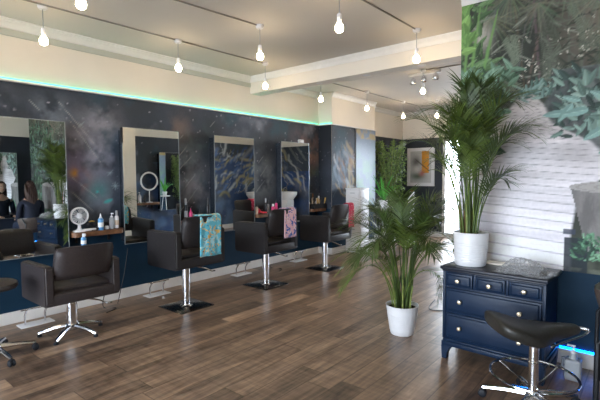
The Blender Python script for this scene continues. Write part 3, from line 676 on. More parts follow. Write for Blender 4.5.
# ================================================================== CHAIRS
def chair(label, vin, star, lift=0., ah=0., fx=-.30, bh=0.):
    t=thing('styling_chair',(0,0,0),label,'chair',0,'salon styling chairs')
    d=lift
    # seat box between the arms
    MB().box(fx+.02,-.31,.365+d,.296,.31,.468+d,.022,3).build('seat_base',vin,t)
    MB().box(fx+.015,-.245,.460+d,.24,.245,.505+d,.018,3).build('seat_cushion',vin,t)
    for s_ in (-1,1):
        y0=s_*.250; y1=s_*.322
        poly=[(fx,.385),(fx+.02,.362),(.275,.362),(.30,.385),(.30,.695+ah),(.285,.71+ah),(fx+.015,.70+ah),(fx,.685+ah)]
        b=MB(); tb=MB(); tb.extrude([(x,min(y0,y1),z_+d) for x,z_ in poly],(0,.072,0))
        bmesh.ops.bevel(tb.bm,geom=tb.bm.edges[:],offset=.012,segments=3,affect='EDGES')
        tb.build('arm',vin,t)
    tb=MB()   # closed rounded slab, curved and leaning backwards
    t2=bmesh.new(); bmesh.ops.create_cube(t2,size=1); bmesh.ops.subdivide_edges(t2,edges=t2.edges[:],cuts=5,use_grid_fill=True)
    for v in t2.verts:
        x,y,z_=v.co*2
        corner=max(0,abs(y)-.8)/.2*max(0,abs(z_)-.75)/.25
        yy=y*.246*(1-.06*corner*1); zz=.578+(.143+bh/2)*(z_+1)*(1-.03*corner)
        edge=1-max(abs(y)**8,abs(z_)**6)*.45
        xx=.245+.085*(z_+1)/2 + x*.036*edge + .03*(1-y*y)
        v.co=V((xx,yy,zz+d))
    tb.add(t2); tb.build('backrest',vin,t,sharp=70)
    for q in (-.252,.232): MB().box(.255,q,.615+d,.285,q+.02,.655+d,.004).build('back_bracket',M['darkmetal'],t)
    MB().box(-.12,-.12,.345+d,.12,.12,.372+d,.005).build('underseat_plate',M['darkmetal'],t)
    if star:
        MB().lathe([(0,.06),(.048,.06),(.048,.348+d),(0,.348+d)],24).build('column',M['chrome'],t)
        MB().lathe([(0,.045),(.055,.045),(.06,.07),(.05,.10),(.044,.11),(0,.11)],24).build('hub',M['chrome'],t)
        for k in range(5):
            a=k*2*PI/5+.38
            lg=MB().tube([(.03*math.cos(a),.03*math.sin(a),.080),(.15*math.cos(a),.15*math.sin(a),.066),(.275*math.cos(a),.275*math.sin(a),.030)],[.024,.021,.015],8).build('leg',M['chrome'],t)
            MB().lathe([(0,0),(.02,0),(.02,.016),(.012,.022),(0,.022)],12,(.27*math.cos(a),.27*math.sin(a),0)).build('glide',M['rubber'],lg)
    else:
        MB().lathe([(0,.012),(.038,.012),(.038,.22),(.046,.22),(.046,.348+d),(0,.348+d)],24).build('column',M['chrome'],t)
        MB().box(-.22,-.22,0,.22,.22,.010,.004).build('base_plate',M['plate'],t)
        MB().lathe([(.03,.012),(.07,.012),(.06,.02),(.034,.028)],24).build('base_collar',M['chrome'],t)
    MB().tube([(.03,.06,.335+d),(.05,.16,.30+d),(.045,.24,.27+d),(.09,.30,.235+d),(.085,.34,.235+d)],[.008,.008,.008,.008,.011],8).build('pump_lever',M['chrome'],t)
    MB().tube([(.12,-.04,.34+d),(.16,-.05,.345+d),(.17,-.05,.395+d)],.006,6).build('release_pin',M['chrome'],t)
    return t
def place(t,x,y,rz): t.location=(x,y,0); t.rotation_euler=(0,0,rz); return t
place(chair('brown vinyl salon chair with a chrome five-star base, nearest on the left',M['vinyl'],True,fx=-.265),.757,1.665,0)
place(chair('black salon chair with the turquoise towel over its back',M['vinyl_dark'],False,.125,.05,-.25,.05),.876,2.84,0)
c3=chair('black salon chair with the pink and blue towel over its back',M['vinyl_dark'],False,.115,.05,-.25,.06); place(c3,.90,4.09,0)
c4=chair('black salon chair nearest the pier, with the red towel over its back',M['vinyl_dark'],False,.10,.05,-.25,.06); place(c4,.90,5.42,.0)

def towel(x,y,w,ztop,drop_back,drop_front,m,label,half=.052):
    # hangs over a leaning backrest: path in x-z, thickened, with soft folds
    path=[(-.075,-drop_front),(-.068,-.10),(-.058,-.03),(-.045,.0),(-.02,.012),(.012,.012),(.036,.002),(.046,-.03),(.050,-.10),(.052,-drop_back*.6),(.054,-drop_back)]
    P=[V((a,0,b_)) for a,b_ in path]
    def f(u,v):
        k=v*(len(P)-1); i=min(int(k),len(P)-2); q=P[i].lerp(P[i+1],k-i)
        wob=.004*math.sin(u*9+v*4)+.003*math.sin(u*21)
        return (q.x+(wob if q.x>0 else -abs(wob))*min(1,abs(v-.4)*4), (u-.5)*w+.006*math.sin(v*11), q.z+.003*math.sin(u*7))
    o=MB().grid(f,20,40).build('towel',m,loc=(x,y,ztop),sharp=80)
    s=o.modifiers.new('thick','SOLIDIFY'); s.thickness=.006; s.offset=0
    return tag(o,label,'towel')
towel(1.208,2.895,.275,1.038,.43,.26,M['towel_blue'],'turquoise towel with an orange print over the back of the second chair')
towel(1.232,4.16,.225,1.035,.37,.22,M['towel_pink'],'pink and blue patterned towel over the back of the third chair')
towel(1.232,5.60,.14,1.022,.36,.2,M['towel_red'],'narrow red towel over the back of the chair nearest the pier')

# footrests
def footrest():
    t=thing('footrest',(0,0,0),'','footrest')
    MB().box(-.075,-.15,0,.075,.15,.010,.003).build('base_plate',M['white'],t)
    for q in (-.09,.09): MB().tube([(-.01,q,.01),(-.012,q,.10),(.04,q,.165)],.009,8).build('upright',M['chrome'],t)
    MB().tube([(.04,-.14,.172),(.04,.14,.172)],.011,10).build('foot_bar',M['chrome'],t)
    return t
F0=footrest()
for i,(y,l) in enumerate([(1.55,'chrome footrest on the floor by the wall left of the first chair'),(2.90,'chrome footrest on the floor by the wall in front of the second chair'),(4.30,'chrome footrest on the floor by the wall in front of the third chair'),(5.62,'chrome footrest on the floor by the wall in front of the chair nearest the pier')]):
    o=F0 if i==0 else copy_tree(F0); o.location=(.19,y,0); tag(o,l,'footrest','chrome footrests along the galaxy wall')
# trailing leads on floor
def cable(pts,label,r=.005):
    P=[V(p) for p in pts]; out=[]
    for i in range(len(P)-1):
        p0=P[max(i-1,0)];p1=P[i];p2=P[i+1];p3=P[min(i+2,len(P)-1)]
        for k in range(8):
            t_=k/8; out.append(.5*((2*p1)+(p2-p0)*t_+(2*p0-5*p1+4*p2-p3)*t_*t_+(3*p1-p0-3*p2+p3)*t_**3))
    out.append(P[-1]); tag(MB().tube(out,r,6).build('power_lead',M['black']),label,'cable')
cable([(.03,2.32,.55),(.08,2.34,.30),(.20,2.22,.02),(.34,2.30,.006),(.42,2.15,.006)],'black power lead trailing down the wall right of the first chair')
cable([(.03,2.62,.60),(.06,2.56,.35),(.10,2.46,.05),(.18,2.40,.006)],'black power lead looping down between the first two chairs')
cable([(.03,4.85,.60),(.07,4.82,.30),(.2,4.9,.02),(.4,4.95,.006),(.5,4.8,.006)],'black power lead on the floor between the third and fourth chairs')
cable([(.33,7.3,.3),(.40,7.3,.06),(.8,7.2,.006),(1.1,6.8,.006),(1.3,7.1,.006)],'black power lead lying on the bright floor beside the pier')
cable([(3.55,4.2,.006),(3.3,4.5,.006),(3.05,4.42,.006),(2.95,4.8,.006)],'black power lead on the floor between the palm and the chest of drawers')

# ================================================================== STOOLS
def star5(t,R_,zc,phase,caster=True):
    MB().lathe([(0,zc-.035),(.045,zc-.035),(.05,zc),(.038,zc+.03),(0,zc+.03)],20).build('hub',M['chrome'],t)
    for k in range(5):
        a=phase+k*2*PI/5; ca,sa=math.cos(a),math.sin(a)
        lg=MB().tube([(.03*ca,.03*sa,zc+.005),(R_*.55*ca,R_*.55*sa,zc-.003),(R_*ca,R_*sa,zc-.022)],[.023,.019,.014],8).build('leg',M['chrome'],t)
        b=MB()
        for s_ in (-1,1):
            b.lathe([(0,-.009),(.020,-.009),(.025,-.005),(.025,.005),(.020,.009),(0,.009)],16,(R_,s_*.014,.026),'Y')
        b.box(R_-.012,-.022,.03,R_+.012,.022,.055,.006); b.tube([(R_,0,.05),(R_,0,zc-.015)],.006,6)
        c=b.build('caster',M['rubber'],lg); c.rotation_euler=(0,0,a)
t=thing('saddle_stool',(4.35,2.92,0),'black saddle stool with a chrome foot ring in front of the navy chest of drawers','stool')
star5(t,.29,.085,2.62)
MB().lathe([(0,.10),(.030,.10),(.030,.30),(.0285,.30),(.0285,.43),(0,.43)],20).build('gas_lift',M['chrome'],t)
b=MB().torus((0,0,.215),.245,.008,'Z',56,8)
b.build('foot_ring',M['chrome'],t)
for k in range(4):
    a=.5+k*PI/2; MB().tube([(.03*math.cos(a),.03*math.sin(a),.135),(.13*math.cos(a),.13*math.sin(a),.17),(.243*math.cos(a),.243*math.sin(a),.213)],.007,8).build('ring_spoke',M['chrome'],t)
MB().box(-.09,-.07,.425,.09,.07,.438,.004).build('tilt_plate',M['darkmetal'],t)
# saddle: long axis local x; high front (pommel side -x) flaring up, shallow dip
def saddle_pt(u,v):
    # u along the seat (-1 broad raised end .. 1 narrow end), v around the section
    sn=math.sin(PI/2*u); x=.262*math.copysign(abs(sn)**.85,sn); e=max(0.,math.cos(PI/2*u))**.34; u=x/.262
    hw=(.060+.145*(1/(1+math.exp(5*(u-.15)))))*e
    a=2*PI*v; cy,sz=math.cos(a),math.sin(a)
    y=hw*math.copysign(abs(cy)**.75,cy); zt=(.050-.016*u)*e*math.copysign(abs(sz)**.7,sz)
    lift_=.070*max(0.,-u-.1)**1.5+.018*max(0.,u)**2-.026*(y/.185)**2*max(0,1.0-1.6*max(0,-u))
    return (x,y,.492+zt+lift_)
sd=MB().grid(lambda u,v: saddle_pt(-1+2*u,v),44,32); bmesh.ops.remove_doubles(sd.bm,verts=sd.bm.verts[:],dist=.0006)
seat=sd.build('saddle_seat',M['olive'],t,sharp=80)
MB().tube([(.02,-.155,.452),(.09,-.125,.462),(.17,-.09,.472),(.25,-.065,.485),(.31,-.035,.505)],.006,8).build('chrome_edge_rail',M['chrome'],t)
MB().tube([(.18,.0,.49),(.25,.0,.515),(.31,-.03,.512)],[.012,.012,.010],8).build('lever',M['chrome'],t)
t.rotation_euler=(0,0,math.radians(38))
t=thing('rolling_stool',(.85,1.03,0),'rolling stool cut by the left edge of the photo','stool')
star5(t,.28,.085,.12)
MB().lathe([(0,.10),(.022,.10),(.022,.56),(0,.56)],20).build('gas_lift',M['chrome'],t)
MB().lathe([(0,.555),(.10,.555),(.165,.563),(.178,.582),(.174,.607),(.15,.622),(.08,.63),(0,.63)],36).build('round_seat',M['vinyl'],t)
# tub chair at right edge
t=thing('tub_chair',(4.91,3.42,0),'brown leather chair on black legs at the right edge, with the seated person','chair',rz=.0)
MB().box(-.21,-.22,.42,.24,.22,.485,.03,4).build('seat',M['brownvinyl'],t)
t2=bmesh.new(); bmesh.ops.create_cube(t2,size=1); bmesh.ops.subdivide_edges(t2,edges=t2.edges[:],cuts=7,use_grid_fill=True)
for v in t2.verts:
    x,y,z_=v.co*2; a=y*1.15; R_=.275+.04*z_+x*.035*(1-abs(z_)**6*.45-abs(y)**10*.3)
    v.co=V((-R_*math.cos(a)+.03,R_*math.sin(a),.585+.135*z_*(1-.12*abs(y)**4)))
b=MB(); b.add(t2); b.build('backrest',M['brownvinyl'],t,sharp=75)
for x,y in ((-.21,-.19),(-.21,.19),(.20,-.19),(.20,.19)):
    lg=MB().tube([(x*.9,y*.9,.43),(x*1.25,y*1.1,.40),(x*1.25,y*1.1,.02)],.017,8).build('leg',M['darkmetal'],t)
    MB().lathe([(0,0),(.02,0),(.02,.02),(.014,.028),(0,.028)],12,(x*1.25,y*1.1,0)).build('foot',M['rubber'],lg)
for q in (-1,1): MB().tube([(-.20,q*.245,.70),(-.265,q*.215,.60),(-.268,q*.21,.40)],.012,8).build('back_support',M['darkmetal'],t)

# ================================================================== CHEST OF DRAWERS
DR=math.radians(-2.2)
t=thing('chest_of_drawers',(3.615,3.31,0),'navy chest of drawers with pale round knobs under the jungle mural','chest of drawers',rz=DR)
Wd,Dd=.735,.42; x0=0.
b=MB(); b.box(.018,.018,.155,Wd-.018,Dd,.705,.004); b.build('carcass',M['navyfurn'],t)
MB().box(-.012,-.018,.715,Wd+.012,Dd+.005,.742,.008,3).box(0,-.004,.700,Wd,Dd,.716,.005).build('top',M['navytop'],t)
b=MB(); b.box(0,-.004,.105,Wd,Dd,.140,.004); b.box(.008,.004,.14,Wd-.008,Dd,.158,.006)
b.build('plinth',M['navyfurn'],t)
for xx in (0,Wd-.055):
    for yy in (-.004,Dd-.055):
        s_=1 if xx==0 else -1; xa=xx if xx==0 else xx+.055
        poly=[(xa,yy,.106),(xa+s_*.09,yy,.106),(xa+s_*.065,yy,.085),(xa+s_*.045,yy,.04),(xa+s_*.042,yy,0),(xa+s_*.006,yy,0)]
        MB().extrude(poly,(0,.05,0)).build('bracket_foot',M['navyfurn'],t,smooth=False)
def drawer(xa,xb,za,zb,knobs):
    b=MB(); b.box(xa,.0,za,xb,.03,zb,.004); b.box(xa+.014,-.010,za+.014,xb-.014,.004,zb-.014,.009,3)
    d=b.build('drawer',M['navyfurn'],t)
    for k in knobs:
        MB().lathe([(0,0),(.012,0),(.007,.006),(.007,.012),(.014,.018),(.0165,.025),(.013,.032),(0,.034)],18,(0,0,0),'Y').build('knob',M['brass'],d,loc=(k,-.010,(za+zb)/2)).scale=(1,-1,1)
xs=[.028,.258,.488,.707]
for i in range(3):
    a,c=[(.030,.236),(.262,.468),(.496,.706)][i]; drawer(a,c,.585,.690,[(a+c)/2])
drawer(.030,.706,.385,.570,[.150,.575]); drawer(.030,.706,.172,.370,[.150,.575])
for x_ in (.004,.240,.472,.712): MB().box(x_,.006,.58 if .1<x_<.6 else .16,x_+.020,.03,.70,.003).build('frame_stile',M['navyfurn'],t)
# things on chest
def on_chest(x,y): c,s_=math.cos(DR),math.sin(DR); return (3.615+x*c-y*s_,3.31+x*s_+y*c,.7425)
t=thing('plastic_bag',on_chest(.555,.13),'crumpled clear plastic bag around a dark item on the right end of the chest','bag',rz=-.12)
def bg(u,v):
    x=(u-.5)*.36; y=(v-.5)*.27; e=max(0,1-(2*abs(u-.5))**2.2)*max(0,1-(2*abs(v-.5))**2.2)
    h=.012+.090*e**.6+.026*noise.noise(V((x*22,y*22,1)))+.014*noise.noise(V((x*60,y*60,3)))
    return (x+.02*noise.noise(V((y*18,3,1))),y+.025*noise.noise(V((x*18,7,1))),max(.003,h*(.25+.75*e)+(.0 if e>0 else 0)))
MB().grid(bg,60,46).build('film',M['bag'],t,sharp=25)
MB().box(-.13,-.085,.001,.13,.085,.03,.012).build('wrapped_item',M['black'],t)
b=MB().grid(lambda u,v:(.16+.06*u,(v-.5)*.10*(1-.4*u)+.01*math.sin(u*9),.010+.028*math.sin(u*PI)*abs(math.sin(v*7))),10,14); b.build('twisted_end',M['bag'],t,sharp=25)
tag(MB().box(-.13,-.055,0,.13,.055,.012,.002).build('booklet',M['paper'],loc=V(on_chest(.325,.33))),'pale booklet lying at the back of the chest against the mural','booklet')
bpy.data.objects['booklet'].rotation_euler=(0,0,-.08)
tag(MB().box(-.055,-.022,0,.055,.022,.002).build('black_card',M['black'],loc=V(on_chest(.40,.255))+V((0,0,.0)),smooth=False),'small black card beside the pale booklet on the chest','card')
# jug
t=thing('pump_jug',(4.485,3.53,0),'translucent square jug with a pump on the floor right of the chest of drawers','jug')
MB().box(-.05,-.05,0,.05,.05,.15,.016,3).lathe([(0,.145),(.03,.145),(.022,.17),(.016,.19),(0,.19)],16).build('body',M['jug'],t)
MB().lathe([(0,.188),(.018,.188),(.018,.205),(.005,.21),(.005,.24),(0,.24)],14).box(-.04,-.007,.235,.012,.007,.247,.002).build('pump_head',M['white'],t)
MB().tube([(-.055,.045,.13),(-.075,.06,.12),(-.075,.06,.06),(-.055,.045,.05)],.008,8).build('handle',M['jug'],t)

# ================================================================== PLANTS
def palm_pot(t,R0,R1,h,ribs=True):
    prof=[(0,0),(R0*.96,0),(R0,.006)]
    n=9
    for i in range(n):
        z_=.12+i*(.62/n); 
        for q,dr in ((0,0),(.25,.0022),(.5,.0025),(.8,0)):
            zz=(z_+q*.62/n)*h; prof.append((R0+(R1-R0)*zz/h+(dr if ribs else 0),zz))
    prof+=[(R0+(R1-R0)*.9,h*.9),(R1,h*.985),(R1*1.01,h),(R1*.95,h),(R1*.93,h*.93),(R1*.90,h*.86),(0,h*.86)]
    MB().lathe(prof,48).build('pot',M['pot'],t,sharp=60)
    MB().lathe([(0,h*.885),(R1*.6,h*.89),(R1*.91,h*.875),(R1*.90,h*.862),(0,h*.862)],32).build('soil',M['soil'],t)
def bez(a,b,c,d,t_): u=1-t_; return a*u**3+b*3*u*u*t_+c*3*u*t_*t_+d*t_**3
def frond(t,base,az,L,rise,reach,droop,m,r,nl=30,ll=.26,start=.38,lw=.0055,clampf=None):
    # base: V; az azimuth; rise: height gain; reach: horizontal; droop: tip drop
    d=V((math.cos(az),math.sin(az),0))
    a=base; bb=base+V((0,0,rise*.55))+d*reach*.08; c=base+V((0,0,rise*1.05))+d*reach*.45; e=base+V((0,0,rise-droop))+d*reach
    b=MB(); nl=int(nl*1.05); N_=18; pts=[bez(a,bb,c,e,i/N_) for i in range(N_+1)]
    b.tube(pts,[.0055*(1-.75*i/N_)+.001 for i in range(N_+1)],5,cap=False)
    for k in range(nl):
        for s_ in (-1,1):
            u=start+(1-start)*(k+.25*(s_>0))/nl; 
            if u>1: u=1
            p=bez(a,bb,c,e,u); tg=(bez(a,bb,c,e,min(1,u+.02))-bez(a,bb,c,e,u-.02)).normalized()
            side=tg.cross(V((0,0,1))); 
            if side.length<.2: side=d.cross(V((0,0,1)))
            side.normalize(); up=side.cross(tg).normalized(); 
            if up.z<0: up=-up
            w=(u-start)/(1-start); length=ll*(math.sin(PI*min(1,.16+.70*w))**.7)*r.uniform(.8,1.15)
            fw=.75+.75*w; dirv=(side*s_*(1-.35*w)+tg*fw+up*(.32-.2*w)+V((r.gauss(0,.07),r.gauss(0,.07),r.gauss(0,.07)))).normalized()
            wv=dirv.cross(up).normalized()*lw*r.uniform(.8,1.15)
            seg=[]; q=p.copy(); dd=dirv.copy(); st=length/4
            for i in range(5):
                ww=[.45,1.,.95,.6,.06][i]
                seg.append((b.bm.verts.new(q-wv*ww),b.bm.verts.new(q+wv*ww))); q=q+dd*st; dd=(dd+V((0,0,-.13*(i+1)*.55))).normalized()
            for A,B in zip(seg,seg[1:]): b.bm.faces.new((A[0],A[1],B[1],B[0]))
    if clampf:
        for v in b.bm.verts: v.co=clampf(v.co)
    return b.build('frond',m,t,sharp=180)
def palm(loc,label,R0,R1,ph,specs,canes,seed,mats,clampf=None):
    t=thing('potted_palm',loc,label,'plant'); r=random.Random(seed)
    palm_pot(t,R0,R1,ph)
    for i in range(canes):
        a=r.uniform(0,2*PI); q=R1*.55*r.random()**.5; x,y=q*math.cos(a),q*math.sin(a); hh=r.uniform(.18,.34)
        MB().tube([(x,y,ph*.86),(x*1.1,y*1.1,ph*.86+hh*.5),(x*1.35,y*1.35,ph*.86+hh)],[.010,.008,.005],7).build('cane',M['caneb'] if i%3==0 and mats[2] else M['stem'],t)
    for (az,rise,reach,droop,ll,nl,st) in specs(r):
        a=r.uniform(0,2*PI); q=R1*.5*r.random()**.5
        frond(t,V((q*math.cos(a)*.7+math.cos(az)*R1*.25,q*math.sin(a)*.7+math.sin(az)*R1*.25,ph*.86)),az,1,rise,reach,droop,mats[0] if r.random()<.6 else mats[1],r,nl,ll,st,clampf=clampf)
    return t
def big(r):
    out=[]
    for i in range(42):
        az=i*2.39996+r.uniform(-.2,.2); k=i/42
        if k>.6 and math.cos(az+1.1)>.75: continue
        if k<.34: out.append((az,r.uniform(.78,1.06),r.uniform(.16,.42),r.uniform(.0,.14),.25,26,.50))
        elif k<.7: out.append((az,r.uniform(.72,.98),r.uniform(.40,.62),r.uniform(.15,.36),.25,24,.50))
        else: out.append((az,r.uniform(.50,.75),r.uniform(.46,.66),r.uniform(.22,.42),.20,20,.55))
    return out
palm((3.13,3.60,0),'large bushy palm in a white ribbed pot on the floor beside the navy chest',.105,.148,.27,big,9,3,(M['leaf'],M['leaf2'],False),
     lambda c: V((min(c.x,.40+.03*(c.x-.40)) if (c.y>-.36 and c.z<.80) or c.y>.15 else c.x,c.y,c.z)))
def tall(r):
    out=[]
    # azimuths chosen so the crown leans away from the wall, as against a real wall
    for i in range(26):
        az=-PI/2+math.radians(-125+250*((i*.618)%1)); k=i/26
        if k<.28: out.append((az,r.uniform(.98,1.18),r.uniform(.12,.28),r.uniform(0,.08),.22,26,.40))
        elif k<.68: out.append((az,r.uniform(.72,.98),r.uniform(.28,.46),r.uniform(.04,.18),.24,24,.40))
        else: out.append((az,r.uniform(.50,.76),r.uniform(.22,.38),r.uniform(.0,.10),.19,18,.42))
    out+=[(math.radians(-5),.92,.44,.18,.22,26,.4),(math.radians(2),.55,.30,.10,.10,6,.5),(math.radians(-25),1.10,.42,.12,.25,26,.4),(math.radians(188),1.08,.36,.06,.24,26,.38),(math.radians(-100),1.0,.30,.1,.24,26,.3)]
    return out
pc=on_chest(.155,.175)
palm(pc,'tall upright palm in a white ribbed pot standing on the navy chest of drawers',.115,.133,.262,tall,8,9,(M['leaf'],M['leaf2'],True),
     lambda c: V((c.x if c.z>.55 else max(c.x,-.16-.4*(c.z)),min(c.y,YM-.03-pc[1]-.03*abs(math.sin(c.x*40))),max(c.z,.02))))
# bright strap-leaved plant and bushy plant in the rear corner
def strap_plant(loc,label,n,L,m,r,pot):
    t=thing('potted_plant',loc,label,'plant')
    palm_pot(t,pot[0],pot[1],pot[2],False)
    for i in range(n):
        az=i*2.4+r.uniform(-.2,.2); d=V((math.cos(az),math.sin(az),0)); LL=L*r.uniform(.7,1.1); up=r.uniform(.6,1.)
        w=V((-d.y,d.x,0))*.022
        pts=[V((0,0,pot[2]*.86))+d*(.02+LL*.75*u**1.3*(1.15-up*.6))+V((0,0,LL*(up*u*1.2-.55*u*u*(1.25-up)))) for u in [k/8 for k in range(9)]]
        b=MB(); seg=[(b.bm.verts.new(p-w*s_),b.bm.verts.new(p-V((0,0,.006))),b.bm.verts.new(p+w*s_)) for p,s_ in zip(pts,[.5,.8,1,1.05,1,.9,.7,.45,.05])]
        for A,B in zip(seg,seg[1:]):
            b.bm.faces.new((A[0],A[1],B[1],B[0])); b.bm.faces.new((A[1],A[2],B[2],B[1]))
        b.build('leaf',m,t,sharp=180)
    return t
t=thing('plant_stand',(.66,7.75,0),'low white side table holding the bright green strap-leaved plant','table')
MB().lathe([(0,.80),(.17,.80),(.175,.815),(.17,.83),(0,.83)],32).build('tabletop',M['white'],t)
for k in range(3):
    a=k*2*PI/3; MB().tube([(.05*math.cos(a),.05*math.sin(a),.80),(.15*math.cos(a),.15*math.sin(a),0)],.011,8).build('leg',M['white'],t)
strap_plant((.66,7.75,.831),'bright green strap-leaved plant on the white side table in the rear room',20,.56,M['leafbright'],random.Random(4),(.06,.08,.13))
def bush(loc,label):
    t=thing('potted_tree',loc,label,'plant'); r=random.Random(12)
    palm_pot(t,.15,.19,.34,False)
    b=MB(); 
    br=[]
    for i in range(7):
        az=i*.9; d=V((math.cos(az),math.sin(az),0)); p0=V((0,0,.3))+d*.04; p1=p0+V((0,0,.75))+d*.10; p2=p1+V((0,0,.75))+d*.22
        b.tube([p0,p1,p2],[.012,.010,.004],6); br.append((p0,p1,p2))
    b.build('stems',M['stem'],t)
    b=MB()
    for i in range(3600):
        q=br[r.randrange(7)]; u=r.uniform(.25,1.0); c=(q[0]*(1-u)**2+q[1]*2*u*(1-u)+q[2]*u*u)
        rr=.30*math.sin(PI*min(1,.2+.75*u)); v=V((r.gauss(0,1),r.gauss(0,1),r.gauss(0,.9))).normalized()*rr*r.random()**.5; p=c+v
        d=V((r.gauss(0,1),r.gauss(0,1),r.gauss(-.2,.6))).normalized(); n=d.cross(V((r.gauss(0,1),r.gauss(0,1),r.gauss(0,1)))).normalized()*r.uniform(.007,.014); L=r.uniform(.05,.10)
        vs=[b.bm.verts.new(p),b.bm.verts.new(p+d*L*.4+n),b.bm.verts.new(p+d*L),b.bm.verts.new(p+d*L*.4-n)]; b.bm.faces.new(vs)
    for v in b.bm.verts: v.co.x=max(v.co.x,-.36)
    b.build('foliage',M['leafbush'],t,sharp=180)
    return t
t=bush((.34,8.6,0),'tall bushy potted tree in the rear corner left of the framed print'); t.scale=(.85,.85,1.22)
# white tower beside the pier
t=thing('drawer_tower',(.56,6.92,0),'narrow white tower of drawers standing beside the pier','cabinet')
MB().box(-.16,-.15,.02,.15,.15,1.20,.004).box(-.17,-.16,1.20,.16,.16,1.225,.005).build('body',M['white'],t)
for k in range(5):
    z_=.06+k*.225; d=MB().box(.148,-.14,z_,.165,.14,z_+.21,.004).box(-.15,-.168,z_,.14,-.149,z_+.21,.004).build('drawer',M['white'],t)
    MB().box(-.05,-.178,z_+.17,.05,-.166,z_+.182,.003).build('handle',M['grey'],d)
for x,y in ((-.13,-.12),(.12,-.12),(-.13,.12),(.12,.12)): MB().box(x-.015,y-.015,0,x+.015,y+.015,.022).build('foot',M['black'],t,smooth=False)
t=thing('paper_cup',(.60,8.9,0),'','cup')
bpy.data.objects.remove(t)
# small white pedestal with candle by the tree
t=thing('pedestal',(1.02,8.25,0),'slim white pedestal beside the bushy potted tree','pedestal')
MB().lathe([(0,0),(.13,0),(.13,.03),(.07,.05),(.06,.95),(.11,.98),(.11,1.0),(0,1.0)],28).build('column',M['white'],t)
t=thing('candle_jar',(1.02,8.25,1.0005),'small white jar with a red lid on the slim pedestal','jar')
MB().lathe([(0,0),(.055,0),(.06,.01),(.06,.12),(.045,.13),(0,.13)],20).build('jar',M['white'],t); MB().lathe([(0,.13),(.05,.13),(.05,.15),(0,.15)],20).build('lid',M['red'],t)
# framed print on back wall
p=Paint(-.27,.27,-.38,.38,.012); p.img[:]=lin((196,196,196)); p.fill((p.U>.02)*(p.U<.20)*(p.Vv>-.15),lin((222,150,40)))
p.blob(-.12,.12,.15,lin((86,84,80)),.9,1,1.2); p.blob(-.08,-.22,.2,lin((60,84,60)),.9,1.2,.6); p.blob(.03,-.15,.09,lin((176,84,72)),.9); p.line((-.15,.2),(.22,-.1),.02,lin((70,64,52)),.9); p.blob(-.1,-.05,.1,lin((212,210,206)),.9)
t=thing('framed_print',(.49,YB-.006,1.66),'white framed print with an orange block on the dark back wall','picture')
p.mesh('print',lambda u,v:(u,np.full_like(u,-.014),v),M['art'],t)
b=MB()
b.box(-.345,-.03,-.46,.345,-.002,-.38).box(-.345,-.03,.38,.345,-.002,.46).box(-.345,-.03,-.38,-.27,-.002,.38).box(.27,-.03,-.38,.345,-.002,.38)
b.build('frame',M['white'],t,smooth=False); MB().box(-.27,-.012,-.38,.27,-.003,.38).build('backing_board',M['grey'],t,smooth=False)
# backwash basin seen in the third mirror
for (x,y,l) in ((4.30,8.75,'white backwash basin in the rear room, nearer the jungle mural side'),(3.75,9.45,'white backwash basin beside the rear window')):
    t=thing('backwash_basin',(x,y,0),l,'basin',group='backwash basins in the rear room')
    MB().box(-.14,-.16,0,.14,.16,.78,.03).build('pedestal',M['white'],t)
    MB().lathe([(0,.80),(.14,.80),(.24,.88),(.29,1.0),(.305,1.0),(.30,.92),(.18,.76),(0,.74)],32).build('bowl',M['pot'],t)
    MB().tube([(.12,0,.95),(.12,0,1.10),(.04,0,1.14),(0,0,1.08)],.012,8).build('tap',M['chrome'],t)
# ================================================================== SEATED PERSON (seen in the first mirror)
def skinned(name, verts, edges, radii, m, parent, sub=2, root=0):
    me=bpy.data.meshes.new(name); me.from_pydata(verts,edges,[]); me.materials.append(m)
    o=bpy.data.objects.new(name,me); COL.objects.link(o); o.parent=parent
    sk=o.modifiers.new('Skin','SKIN'); sk.use_smooth_shade=True
    for i,r_ in enumerate(radii):
        rr=r_ if isinstance(r_,tuple) else (r_,r_); me.skin_vertices[0].data[i].radius=rr; me.skin_vertices[0].data[i].use_root=(i==root)
    ss=o.modifiers.new('Sub','SUBSURF'); ss.levels=sub; ss.render_levels=sub
    return o
pt=thing('person',(4.95,3.42,-.085),'person with long brown hair and dark top seated before the right wall mirror','person')
# faces +x, seat at .575+
hz=.66
vs=[(0,0,hz),(-.03,0,hz+.16),(-.045,0,hz+.33),(-.04,0,hz+.46),(-.03,0,hz+.56),(-.02,0,hz+.62)]; rad=[(.13,.15),(.11,.13),(.12,.15),(.09,.13),(.05,.055),(.045,.045)]; ed=[(0,1),(1,2),(2,3),(3,4),(4,5)]
def chain(start,pts,rs):
    i=start
    for p_,r_ in zip(pts,rs): vs.append(p_); rad.append(r_); ed.append((i,len(vs)-1)); i=len(vs)-1
    return i
for s_ in (-1,1):
    w=chain(3,[(-.04,s_*.15,hz+.44),(-.03,s_*.19,hz+.40),(.02,s_*.21,hz+.15),(.19,s_*.17,hz+.09),(.25,s_*.14,hz+.10)],[.055,.05,.042,.03,.024])
    pm=chain(w,[(.30,s_*.125,hz+.095)],[.026])
    for k,(dy,l) in enumerate(((-.027,.055),(-.009,.068),(.009,.063),(.027,.048))):
        chain(pm,[(.335,s_*.125+dy,hz+.095),(.335+l*.6,s_*.125+dy,hz+.088),(.335+l,s_*.125+dy,hz+.072)],[.009,.0085,.007])
    chain(w,[(.275,s_*.105,hz+.10),(.315,s_*.085,hz+.09)],[.010,.0085])
    chain(0,[(.06,s_*.09,hz-.02),(.42,s_*.10,hz-.01),(.47,s_*.10,hz-.08),(.44,s_*.10,.16),(.45,s_*.10,.08),(.54,s_*.11,.045),(.59,s_*.11,.035)],[.095,.065,.058,.04,.04,.035,.025])
body=skinned('body',vs,ed,rad,M['skin'],pt)
